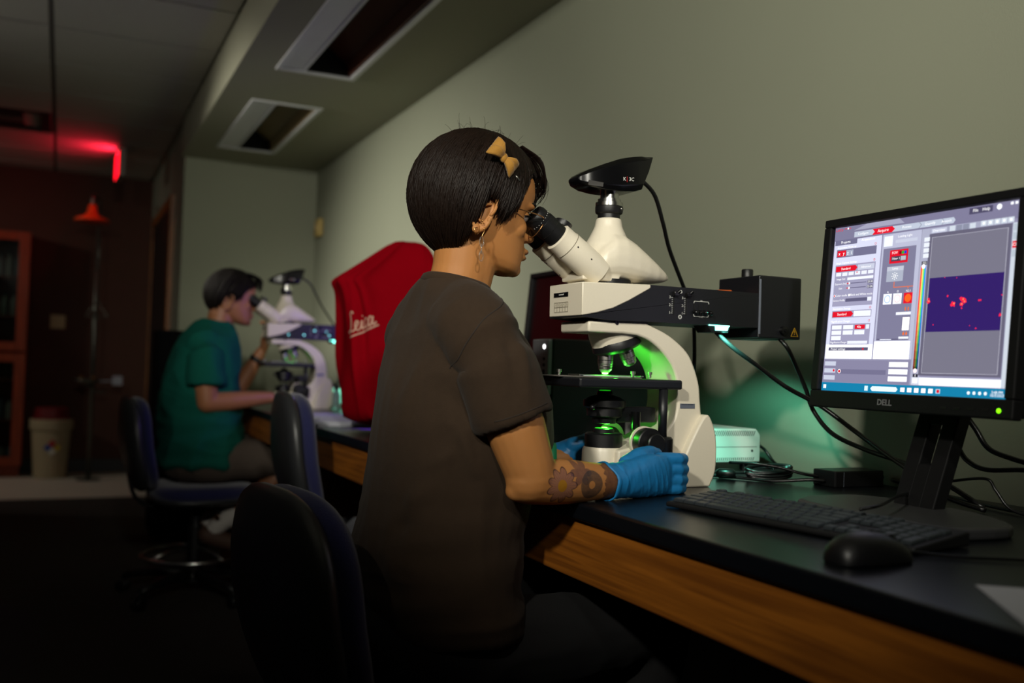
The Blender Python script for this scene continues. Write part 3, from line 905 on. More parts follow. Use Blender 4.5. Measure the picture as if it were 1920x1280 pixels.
    rect(.312, .10, .362, .16, 'dfe4ec', 1.05, 3); rect(.324, .125, .350, .150, 'ffffff', 1.1, 4); word('Loading Light', .43, .11, .0055); rect(.378, .128, .500, .146, LT, 1.05, 3)
    rect(.313, .172, .497, .700, '77758f', 1, 3)
    rect(.352, .185, .455, .262, RED, 1.05, 4); word('FOV', .38, .202, .0065, l=6)
    for k, c in enumerate(('70101c', '18a038', '2038c0')):
        rect(.405 + k * .014, .195, .418 + k * .014, .212, c, 1, 5)
    rect(.362, .222, .446, .250, '40384c', 1, 5); rect(.415, .224, .444, .248, 'aab0bc', 1, 6); word('Filter 1', .39, .236, .0058, l=8)
    rect(.343, .280, .437, .366, 'a2a8b8', 1, 4); rect(.343, .280, .437, .305, 'b6bac8', 1, 5); word('Lamp', .39, .292, .0055, l=7)
    for k in range(8):
        a = k * PI / 4
        poly([(.39 + .008 * math.cos(a), .335 + .010 * math.sin(a)), (.39 + .018 * math.cos(a - .12), .335 + .022 * math.sin(a - .12)), (.39 + .018 * math.cos(a + .12), .335 + .022 * math.sin(a + .12))], 'ffffff', 1, 6)
    disc(.39, .335, .007, 'ffffff', 1, 6); disc(.39, .335, .0045, 'a2a8b8', 1, 7)
    O = 'e06a30'
    rect(.388, .368, .392, .402, O, 1, 5); rect(.388, .398, .497, .402, O, 1, 5); rect(.468, .398, .472, .412, O, 1, 5)
    for k, (u, c) in enumerate(((.359, '8fb4dc'), (.415, 'e8c4c4'), (.474, 'f06020'))):
        rect(u - .024, .435, u + .024, .495, RED if k == 2 else 'e8ebf2', 1.05, 4); disc(u, .465, .018, c, 1, 5); disc(u, .465, .0145, 'f06020' if k == 2 else 'f4f6fa', 1.05, 6); word(('A', 'I3', 'N2.1')[k], u, .425, .0052)
    for u in (.462, .478):
        rect(u, .515, u + .006, .535, O, 1, 5); poly([(u + .003 - .006, .665), (u + .003, .650), (u + .003 + .006, .665), (u + .003, .675)], O, 1, 5)
    rect(.415, .542, .497, .558, PW, 1.1, 4); rect(.455, .572, .493, .645, 'fbf4ee', 1.2, 4); rect(.44, .68, .495, .695, PW, 1.1, 4)
    rect(.318, .690, .494, .700, '63607a', 1, 4); rect(.335, .693, .40, .697, PW, 1, 5)
    # lower left strip
    rect(0, .815, .515, .945, '807d98', 1, 2); rect(.09, .868, .385, .895, '6d6a86', 1, 3)
    for k in range(3):
        rect(.008, .822 + k * .042, .080, .848 + k * .042, LT, 1.05, 4); rect(.40, .822 + k * .040, .505, .850 + k * .040, 'eef0f6', 1.1, 4)
    disc(.07, .876, .006, RED, 1, 6); disc(.105, .88, .010, 'ffffff', 1, 4); disc(.105, .88, .007, RED, 1, 5)
    # spectrum bar
    rect(.522, .088, .57, .945, 'a3a5ba', 1, 2)
    for k in range(4):
        rect(.537, .137 + k * .03, .566, .160 + k * .03, 'dde2ea', 1, 4)
    N = 40
    for k in range(N):
        t = k / N; b = 1.0 - .9 * max(0, (t - .35) / .65)
        v0 = .295 + .565 * t; v1 = v0 + .565 / N
        for j, c in enumerate(('ff4030', 'ffd070', '50e070', '3080f0')):
            rect(.532 + j * .0065, v0, .5385 + j * .0065, v1, c, max(.02, round(b, 1)), 4)
    disc(.545, .297, .010, 'ffffff', 1, 5); disc(.545, .868, .010, 'f4e0e0', 1.1, 5); rect(.533, .268, .562, .288, '2a2838', 1, 4); word('255', .548, .278, .0052, l=6); rect(.535, .885, .562, .903, '2a2838', 1, 4); word('0', .548, .894, .0052, l=6); rect(.535, .91, .562, .935, 'eef0f6', 1, 4)
    # image panel
    rect(.560, .088, .958, .12, '9a9cb2', 1, 2)
    rect(.572, .094, .65, .118, LT, 1.05, 3); word('Overview', .61, .106, .0058)
    for k in range(4):
        rect(.664 + k * .033, .092, .692 + k * .033, .120, ('c4ccd6', '83879a', '83879a', 'c4ccd6')[k], 1, 3)
    for k in range(5):
        rect(.815 + k * .031, .088, .842 + k * .031, .116, 'c4ccd6', 1, 3); rect(.824 + k * .031, .096, .833 + k * .031, .108, 'ffffff', 1, 4)
    rect(.563, .121, .960, .893, '605d70', 1, 3)
    rect(.578, .141, .944, .880, 'c8c8d4', 1, 4); rect(.5795, .1425, .9425, .8785, '706e7e', 1, 5)
    rect(.583, .365, .941, .658, '332066', 0.9, 6)
    for u, v, rr in ((.713, .513, .011), (.705, .518, .006), (.759, .492, .011), (.768, .502, .009), (.748, .486, .007), (.754, .517, .008), (.586, .480, .006), (.586, .495, .008), (.835, .501, .004), (.843, .500, .0035), (.936, .580, .006), (.682, .469, .005), (.755, .537, .0035), (.62, .62, .0025), (.83, .645, .003), (.80, .63, .002), (.938, .48, .003), (.66, .368, .002), (.72, .375, .002)):
        disc(u, v, rr, 'e8203c', 1.2, 7, 12, .35)
    for u, v in ((.716, .511), (.760, .490), (.767, .503), (.754, .515), (.588, .49)):
        disc(u, v, .004, 'ff7050', 1.4, 8, 9, .3)
    rect(.963, .12, 1.0, .945, 'c0c8d2', 1.0, 2)
    for k in range(4):
        rect(.966, .125 + k * .044, .998, .160 + k * .044, RED if k == 2 else 'a9b3be', 1.05, 3)
    word('Ch1', .982, .231, .0068); disc(.99, .095, .006, RED, 1, 3)
    rect(.53, .903, .963, .945, 'e8eaf0', 1.1, 2)
    # task bar
    rect(0, .948, 1, 1, '1478a0', 1.0, 6)
    rect(.012, .962, .03, .984, 'ffffff', 1, 7); rect(.27, .960, .290, .988, 'cfeaf4', 1, 7)
    poly([(.305, .974), (.315, .961), (.45, .961), (.46, .974), (.45, .988), (.315, .988)], 'd6eef8', 1.05, 7)
    for k in range(6):
        rect(.475 + k * .037, .962, .498 + k * .037, .986, 'ffffff' if k != 5 else 'a8c8dc', 1, 7)
    rect(.665, .966, .679, .982, RED, 1, 8)
    for k in range(4):
        disc(.82 + k * .026, .975, .007, 'eaf6fb', 1, 8)
    word('3:48 PM', .95, .968, .0058, l=10); word('10/3/2023', .95, .983, .0058, l=10)

mon1, M1 = monitor((1.240, 1.122, BZ), 'black monitor showing a lit imaging program, nearest on the right')
screen(mon1, M1, ui)
MB().lathe([(0, 0), (.0035, 0), (.0035, .0008), (0, .001)], (-.0002, -.180, .012), (-1, 0, 0), 14).xf(M1).build('power_light', glow('green_led', '7dff10', 2.2), mon1, True)
mon2, M2 = monitor((1.272, 2.39, BZ), 'dark switched-off monitor behind the microscope, beside the computer tower')
M_OFF = mat('dark_screen', '160608', 0.3, var=0.05, spec=0.3)  # dark red tint paints a reflection into the switched-off screen
link('screen_image', MB().quad((.0105, .1855, .029), (.0105, -.1855, .029), (.0105, -.1855, .322), (.0105, .1855, .322)).xf(M2).mesh('screen_image'), M_OFF, mon2)
mon3, M3 = monitor((1.235, 3.93, BZ), 'monitor with a glowing violet screen hidden behind the red cover')
def ui3(rect, poly, disc, word):
    rect(0, 0, 1, 1, '7040d0', 5.0, 0)
    rect(.3, .15, .95, .9, '5a28c8', 5.0, 1)
    rect(0, .95, 1, 1, '3080d0', 1.4, 2)
screen(mon3, M3, ui3)

# computer tower
tw = empty('computer_tower', (1.065, 2.055, BZ), 'slim black computer tower with grey front behind the microscope', 'computer')
MB().box((.012, 0, .004), (.292, .095, .292)).build('case', M_BLACK, tw, bevel=0.003)
M_TGREY = mat('tower_grey', '8a8e92', 0.4, var=0.05)
MB().box((0, .004, .155), (.012, .091, .290)).build('front_panel', M_TGREY, tw, bevel=0.003)
MB().box((0, .002, .006), (.010, .093, .153)).build('lower_front', M_BLACK, tw, bevel=0.003)
for k in range(14):
    MB().box((-.002, .012, .014 + k * .0098), (.002, .083, .0185 + k * .0098)).build('vent_slat', M_BLACKM, tw)
MB().lathe([(0, 0), (.0055, 0), (.0055, .001), (0, .0012)], (0, .026, .272), (-1, 0, 0), 16).build('power_light', glow('tower_led', 'ffffff', 5), tw, True)
for z in (.243, .228, .213, .205):
    MB().box((-.0008, .02, z - .004), (.001, .032, z + .003)).build('port', M_VOID, tw)
MB().box((-.0006, .012, .168), (.001, .040, .190)).build('sticker', mat('sticker_white', 'c6c6c0', 0.5), tw)

# keyboard
M_KEY = mat('key_plastic', '31373b', 0.42, var=0.1, vscale=40)
kb = empty('keyboard', (1.000, 1.102, BZ), 'black full-size keyboard in front of the monitor', 'keyboard')
kb.rotation_euler = (0, 0, math.radians(-90 + 9.7))
MB().prism([(0, 0), (0, 0), (0, 0)], 0, 0) if False else None
body = MB()
W2 = .221
body.add([(-W2, -.064, .002), (W2, -.064, .002), (W2, .064, .002), (-W2, .064, .002), (-W2, -.064, .010), (W2, -.064, .010), (W2, .064, .022), (-W2, .064, .022)],
         [(0, 3, 2, 1), (4, 5, 6, 7), (0, 1, 5, 4), (1, 2, 6, 5), (2, 3, 7, 6), (3, 0, 4, 7)])
body.build('case', mat('keyboard_case', '08080a', 0.6), kb, bevel=0.003)
for s in (-1, 1):
    MB().box((s * .17 - .015, .05, 0), (s * .17 + .015, .06, .02)).build('foot', M_BLACK, kb, bevel=0.002)
U = .0190
key_mesh = {}
def key(u, row, wu=1.0, hu=1.0):
    k = (wu, hu)
    if k not in key_mesh:
        a, b = wu * U / 2 - .0018, hu * U / 2 - .0018
        q = MB()
        q.loft([[Vector((x * a, y * b, 0)) for x, y in ((-1, -1), (1, -1), (1, 1), (-1, 1))], [Vector((x * (a - .0004), y * (b - .0004), .0035)) for x, y in ((-1, -1), (1, -1), (1, 1), (-1, 1))], [Vector((x * (a - .0016), y * (b - .0016), .0048)) for x, y in ((-1, -1), (1, -1), (1, 1), (-1, 1))]])
        me = q.mesh('key'); me.materials.append(M_KEY)
        key_mesh[k] = me
    o = bpy.data.objects.new('key', key_mesh[k])
    COL.objects.link(o); o.parent = kb
    x = -.2135 + (u + wu / 2) * U
    y = -.0570 + (row + hu / 2) * U
    o.location = (x, y, .0105 + (y + .064) * .094)
    o.rotation_euler = (math.atan(.094), 0, 0)
for u, wq in ((0, 1.25), (1.25, 1.25), (2.5, 1.25), (3.75, 6.25), (10, 1.25), (11.25, 1.25), (12.5, 1.25), (13.75, 1.25)):
    key(u, 0, wq)
rows = [[2.25] + [1] * 10 + [2.75], [1.75] + [1] * 11 + [2.25], [1.5] + [1] * 12 + [1.5], [1] * 13 + [2]]
for rix, rw in enumerate(rows):
    u = 0
    for wq in rw:
        key(u, rix + 1, wq); u += wq
for u in [0] + [2 + i for i in range(4)] + [6.5 + i for i in range(4)] + [11 + i for i in range(4)]:
    key(u, 5.15, 1, .82)
for i in range(3):
    key(15.25 + i, 5.15, 1, .82); key(15.25 + i, 4); key(15.25 + i, 3); key(15.25 + i, 0)
key(16.25, 1)
for i in range(4):
    key(18.45 + i, 4)
    if i < 3:
        for rr in (3, 2, 1):
            key(18.45 + i, rr)
key(21.45, 2, 1, 2); key(21.45, 0, 1, 2); key(18.45, 0, 2); key(20.45, 0)

# mouse
ms = empty('computer_mouse', (0.885, 0.862, BZ), 'black computer mouse beside the keyboard near the bench edge', 'mouse')
def msec(x, hw, h):
    return [Vector((x, hw * math.copysign(abs(math.cos(a)) ** .8, math.cos(a)), .003 + max(0, h * math.sin(a)) if math.sin(a) > 0 else .003 + .004 * math.sin(a))) for a in [2 * PI * i / 20 for i in range(20)]]
MB().loft([msec(*q) for q in ((-.056, .012, .010), (-.052, .022, .020), (-.040, .029, .030), (-.015, .032, .036), (.012, .031, .034), (.036, .029, .026), (.050, .025, .017), (.057, .015, .009))]).build('shell', M_BLACK, ms, True, sub=1)
MB().lathe([(0, -.004), (.010, -.004), (.011, -.002), (.011, .002), (.010, .004), (0, .004)], (.034, 0, .022), (0, 1, 0), 24).build('scroll_wheel', M_RUBBER, ms, True)
MB().box((.0, -.0008, .036), (.022, .0008, .0378)).build('button_gap', M_VOID, ms)
# paper at the right
pp = MB().prismz([(-.11, -.14), (.105, -.145), (.11, .14), (-.105, .142)], .0006, .0016).build('paper_sheet', mat('paper_white', 'bfc0c8', 0.8, var=0.03))
pp.location = (0.904, 0.55, BZ); pp.rotation_euler = (0, 0, math.radians(-36))
tag(pp, 'white sheet of paper on the bench at the right edge', 'paper')

# power supply with louvres
ps = empty('power_supply', (1.385, 1.88, BZ), 'pale ventilated power supply box lit teal behind the microscope', 'power supply', group='lamp power supplies')
prof = [(-.135, .020), (.082, .020), (.082, .082), (.070, .096), (-.135, .096)]
MB().prism(prof, -.12, .12).build('case', mat('psu_white', 'd6d8d2', 0.5, var=0.03), ps, bevel=0.003)
sl_ = MB()
for k in range(34):
    x = -.125 + k * .0056
    sl_.prism([(x, .080), (x + .0016, .080), (x + .0066, .0915), (x + .005, .0915)], -.1206, -.1195)
    sl_.prism([(x, .024), (x + .0016, .024), (x + .0046, .031), (x + .003, .031)], -.1206, -.1195)
tag(sl_.build('vent_slots', M_VOID, ps), 'slanted vent slots', None, kind='stuff')
MB().box((-.125, -.1206, .0545), (.072, -.1198, .0553)).build('case_seam', M_VOID, ps)
MB().lathe([(0, 0), (.0028, 0), (.0028, .0012), (0, .0014)], (.058, -.12, .046), (0, -1, 0), 12).build('case_screw', M_BLACK, ps, True)
for x in (-.1, .06):
    for y in (-.09, .09):
        MB().cyl((x, y, 0), (x, y, .022), .010).build('foot', M_RUBBER, ps, 'auto')
ps2 = copy_tree(ps)
ps2.location = (1.29, 4.60, BZ); ps2.scale = (.8, .8, .9)
relabel(ps2, 'small teal-lit power supply far along the bench by the red cover')
pg = empty('power_plug', (1.467, 1.82, BZ + .055), 'black mains plug in the side of the pale power supply', 'plug')
MB().prism([(0, -.012), (.03, -.011), (.042, -.006), (.042, .008), (.03, .012), (0, .012)], -.011, .011).build('plug_body', M_RUBBER, pg, bevel=0.003)
MB().tube(spline([(.04, 0, 0), (.055, -.01, -.012), (.062, -.03, -.035), (.060, -.06, -.050)], 6), .0036, 8).build('plug_cord', M_RUBBER, pg, True)

# power adapter
ad = empty('power_adapter', (1.475, 1.487, BZ), 'black power adapter brick behind the monitor foot', 'adapter')
MB().box((-.072, -.032, 0), (.058, .032, .033)).build('brick', M_BLACK, ad, bevel=0.003)
MB().box((-.0505, -.0324, .002), (-.0495, -.0318, .031)).build('case_seam', M_SILVP, ad)
MB().prism([(.058, .006), (.078, .010), (.085, .016), (.078, .024), (.058, .026)], -.01, .01).build('connector', M_RUBBER, ad, bevel=0.003)

# cables
def cable(name, pts, r, label, cat='cable', group=None, k=8):
    o = MB().tube(spline(pts, k), r, 8).build(name, M_RUBBER, None, True)
    return tag(o, label, cat, group)
def cord(owner, pts, r):
    o = MB().tube(spline(pts, 8), r, 8).build('cord', M_RUBBER, owner, True)
    o.matrix_parent_inverse = (Matrix.Translation(owner.location) @ owner.rotation_euler.to_matrix().to_4x4()).inverted()
    return o
CAMC = [(1.010, 1.598, 1.409), (1.026, 1.600, 1.403), (1.061, 1.610, 1.380), (1.096, 1.630, 1.330), (1.131, 1.655, 1.281), (1.197, 1.690, 1.203), (1.225, 1.70, 1.165), (1.24, 1.71, 1.05), (1.235, 1.715, .93), (1.22, 1.72, .817)]
cable('camera_cable', CAMC, .0042, 'black camera cable hanging behind the near microscope arm')
cable('camera_cable', [(a - .025, b + 2.805, c) for a, b, c in CAMC], .0045, 'thin camera cable curving down behind the distant microscope')
cable('lamp_cable', [(1.170, 1.545, 1.112), (1.205, 1.535, 1.082), (1.255, 1.525, 1.05), (1.315, 1.505, 1.008), (1.372, 1.467, .972), (1.400, 1.408, .929), (1.400, 1.327, .891), (1.40, 1.246, .856), (1.405, 1.19, .828), (1.41, 1.12, .816)], .0046, 'black lamp cable running from microscope arm down past the monitor')
cable('lamp_cable', [(1.325, 1.54, 1.106), (1.335, 1.525, 1.085), (1.365, 1.530, 1.045), (1.385, 1.525, 1.003), (1.395, 1.512, .960), (1.400, 1.464, .918), (1.402, 1.379, .894), (1.404, 1.276, .876), (1.412, 1.20, .850), (1.42, 1.13, .818)], .0046, 'black cable looping from the lamp housing behind the monitor')
cable('monitor_cable', [(1.33, 1.13, 1.03), (1.38, 1.145, .985), (1.40, 1.132, .950), (1.405, 1.111, .920), (1.41, 1.071, .907), (1.42, 1.0, .893), (1.44, .90, .86), (1.46, .80, .818)], .0046, 'black cable dropping from the monitor back to the right')
cable('monitor_cable', [(1.33, 1.20, 1.0), (1.375, 1.205, .958), (1.38, 1.157, .925), (1.38, 1.133, .899), (1.38, 1.094, .887), (1.39, 1.027, .893), (1.41, .95, .885), (1.43, .82, .82)], .0042, 'black cable crossing behind the monitor stand slot')
cord(kb, [(1.045, 1.035, .842), (1.08, 1.03, .848), (1.17, 1.085, .850), (1.25, 1.138, .845), (1.33, 1.18, .85), (1.39, 1.17, .859), (1.405, 1.115, .869), (1.41, 1.099, .851), (1.415, 1.07, .822), (1.43, 1.0, .815)], .0026)
cord(ms, [(.94, .862, .822), (.975, .862, .816), (1.02, .835, .8135), (1.08, .80, .8135), (1.2, .70, .8135), (1.35, .55, .8135)], .0022)
cable('adapter_cord', [(1.40, 1.50, .828), (1.37, 1.515, .833), (1.34, 1.54, .842), (1.30, 1.57, .848), (1.27, 1.62, .846)], .003, 'thin cord from the adapter brick to the coiled bundle')
cable('adapter_cord', [(1.40, 1.48, .822), (1.375, 1.50, .822), (1.33, 1.55, .8145), (1.30, 1.60, .8145), (1.26, 1.66, .8145), (1.22, 1.69, .8145)], .0034, 'thick cord lying between adapter brick and microscope foot')
cable('mains_cord', [(1.56, 1.46, .822), (1.552, 1.40, .817), (1.53, 1.33, .8155), (1.5, 1.25, .8155), (1.46, 1.1, .8155), (1.45, .9, .8155)], .0034, 'mains cord running along the wall behind the monitor')
cable('mains_cord', [(1.527, 1.76, .8145), (1.47, 1.70, .8145), (1.38, 1.69, .8145), (1.30, 1.72, .8145), (1.24, 1.74, .8145)], .0034, 'mains cord lying under the pale power supply')
# coiled bundle
cb = empty('cable_bundle', (1.345, 1.585, BZ), 'tied bundle of black cable coiled on the worktop', 'cable')
for k in range(14):
    pts = []
    ph = random.uniform(0, 1)
    a0, b0 = .046 + random.uniform(-.006, .004), .016 + random.uniform(-.004, .004)
    for i in range(25):
        a = 2 * PI * i / 24
        pts.append((a0 * math.cos(a) * .95, -a0 * math.cos(a) * .32 + b0 * math.sin(a) * .9, .006 + .0033 * (k % 5) + .012 * (0.5 + .5 * math.sin(a + ph)) + (.002 if k > 4 else 0)))
    MB().tube(pts, .0034, 7, cap=False).build('loop', M_RUBBER, cb, True)
MB().tube([(.0, .017 * math.sin(a), .018 + .017 * math.cos(a)) for a in [2 * PI * i / 16 for i in range(17)]], .0022, 6, cap=False).build('tie', M_BLACKG, cb, True)
fb = empty('ferrite_core', (1.268, 1.628, BZ + .012), 'black ferrite lump on the cord beside the coiled bundle', 'cable part')
MB().tube([(-.016, .012, 0), (-.011, .008, 0), (.011, -.008, 0), (.016, -.012, 0)], [.006, .0105, .0105, .006], 14).build('ferrite_core', M_RUBBER, fb, True)
# ================================================================== RED DUST COVER
M_RED = mat('red_cover_cloth', '8a0312', 0.95, var=0.12, vscale=9, bump=0.25, bscale=120, spec=0.02)
def red_cover():
    n = 64
    # sections by height: x range (user side .. wall side) and half depth in y; user side pokes out where the eyepieces are
    S = [(0.024, .845, 1.235, .145), (.06, .842, 1.225, .143), (.13, .832, 1.205, .138), (.20, .822, 1.19, .133), (.27, .815, 1.175, .128), (.34, .811, 1.16, .122), (.40, .806, 1.15, .115), (.44, .799, 1.14, .108), (.462, .787, 1.135, .102), (.480, .775, 1.130, .096), (.500, .805, 1.120, .088), (.530, .850, 1.11, .078), (.560, .893, 1.10, .068), (.590, .935, 1.085, .056), (.610, .962, 1.07, .042), (.620, .985, 1.05, .022)]
    rings = []
    for k, (z, x0, x1, hy) in enumerate(S):
        ring = []
        for i in range(n):
            a = 2 * PI * i / n
            ca, sa = math.cos(a), math.sin(a)
            e = .5 if z < .4 else .38
            cx, hx = (x0 + x1) / 2, (x1 - x0) / 2
            x = cx + hx * math.copysign(abs(ca) ** e, ca)
            y = 3.0 + hy * math.copysign(abs(sa) ** e, sa)
            # hanging folds, deeper towards the hem
            dep = .010 * (1 - k / len(S)) + .003
            fo = dep * math.sin(a * 7 + z * 6) + dep * .6 * math.sin(a * 13 - z * 9)
            fo += .010 * math.exp(-((z - .13) / .06) ** 2) * math.sin(a * 9 + 40 * z)
            d = Vector((ca, sa, 0))
            zz = z
            if k == 0:
                zz = z + .014 * math.sin(a * 5 + 1) - .004
            ring.append(Vector((x, y, BZ + zz)) + d * fo)
        rings.append(ring)
    r = empty('dust_cover', (1.0, 3.0, BZ), 'red cloth dust cover draped over a microscope behind the woman', 'cover')
    o = Vector((1.0, 3.0, BZ))
    cov = MB().loft([[p - o for p in ring] for ring in rings]).build('cloth', M_RED, r, True, sub=1)
    # lettering printed on the near-left corner
    bv = BVHTree.FromObject(cov, bpy.context.evaluated_depsgraph_get())
    strokes = [[(.30, .92), (.24, 1.06), (.13, .98), (.15, .6), (.12, .22), (.0, .0), (-.09, .07), (.02, .15), (.2, .03), (.34, .1), (.46, .28), (.52, .42), (.45, .51), (.37, .36), (.38, .13), (.48, .02), (.60, .12), (.70, .47), (.67, .2), (.71, .03), (.82, .13)],
               [(.735, .66), (.745, .69), (.755, .71)],
               [(1.04, .41), (.97, .51), (.86, .36), (.86, .12), (.95, .02), (1.06, .11), (1.14, .3), (1.24, .50), (1.35, .42)],
               [(1.22, .49), (1.13, .32), (1.14, .09), (1.21, .02), (1.31, .2), (1.38, .47), (1.35, .16), (1.40, .03), (1.52, .16)],
               [(-.05, -.22), (.3, -.20), (.8, -.14), (1.3, -.10), (1.62, -.04)]]
    bm = bmesh.new()
    for st in strokes:
        pts = spline([((x - .75) * .058 + y * .014, (y - .35) * .058, 0) for x, y in st], 5)
        prev = None
        for k, p in enumerate(pts):
            t = (pts[min(k + 1, len(pts) - 1)] - pts[max(k - 1, 0)])
            t = t.normalized() if t.length > 1e-6 else Vector((1, 0, 0))
            nn = Vector((-t.y, t.x, 0)) * .0021
            cur = (bm.verts.new(p + nn), bm.verts.new(p - nn))
            if prev:
                bm.faces.new((prev[0], prev[1], cur[1], cur[0]))
            prev = cur
    me = bpy.data.meshes.new('printed_lettering')
    c0 = Vector((.842, 2.90, 1.152)) - o
    ux = Vector((.80, -.60, .36)).normalized()
    uy = (Vector((0, 0, 1)) - ux * ux.z).normalized()
    nrm = ux.cross(uy)
    for v in bm.verts:
        p = c0 + ux * v.co.x + uy * v.co.y
        hit = bv.ray_cast(p + nrm * .3, -nrm)
        v.co = (hit[0] + nrm * .0022) if hit[0] is not None else p
    bm.to_mesh(me); bm.free()
    me.materials.append(mat('faded_white_print', 'c9a08c', 0.7))
    t = bpy.data.objects.new('printed_lettering', me); COL.objects.link(t); t.parent = r
red_cover()
# something small lying by the cover's hem, and loose papers
M_PAPER = mat('paper_sheet_white', 'c3c4ce', 0.8, var=0.03)
for k, (x, y, a, lab) in enumerate(((0.905, 3.60, 8, 'open stapled papers on the bench between cover and distant microscope'), (0.92, 3.30, -14, 'loose white papers beside the hem of the red cover'), (0.90, 2.62, 20, 'folded white note in front of the red cover'))):
    r = empty('paper_stack', (x, y, BZ), lab, 'paper', math.radians(a), 'papers on the far bench')
    for j in range(5 if k < 2 else 2):
        s = .5 if k == 2 else 1
        o = MB().prismz([(-.1 * s, -.13 * s), (.1 * s, -.135 * s), (.105 * s, .13 * s), (-.102 * s, .132 * s)], .001 + j * .003, .003 + j * .003).build('sheet', M_PAPER, r)
        o.rotation_euler = (0, 0, random.uniform(-.25, .25))
# small bright bottle by the far power supply
bt = empty('glass_vial', (1.145, 4.30, BZ), 'small clear vial standing by the distant microscope foot', 'vial')
MB().lathe([(0, 0), (.018, 0), (.019, .01), (.019, .07), (.010, .085), (.010, .1), (0, .1)], n=20).build('vial_body', mat('vial_glass', 'b8d8d0', 0.08, trans=0.6), bt, True)
MB().lathe([(.0115, .09), (.0115, .112), (0, .113)], n=16).build('vial_cap', M_BLACK, bt, 'auto')

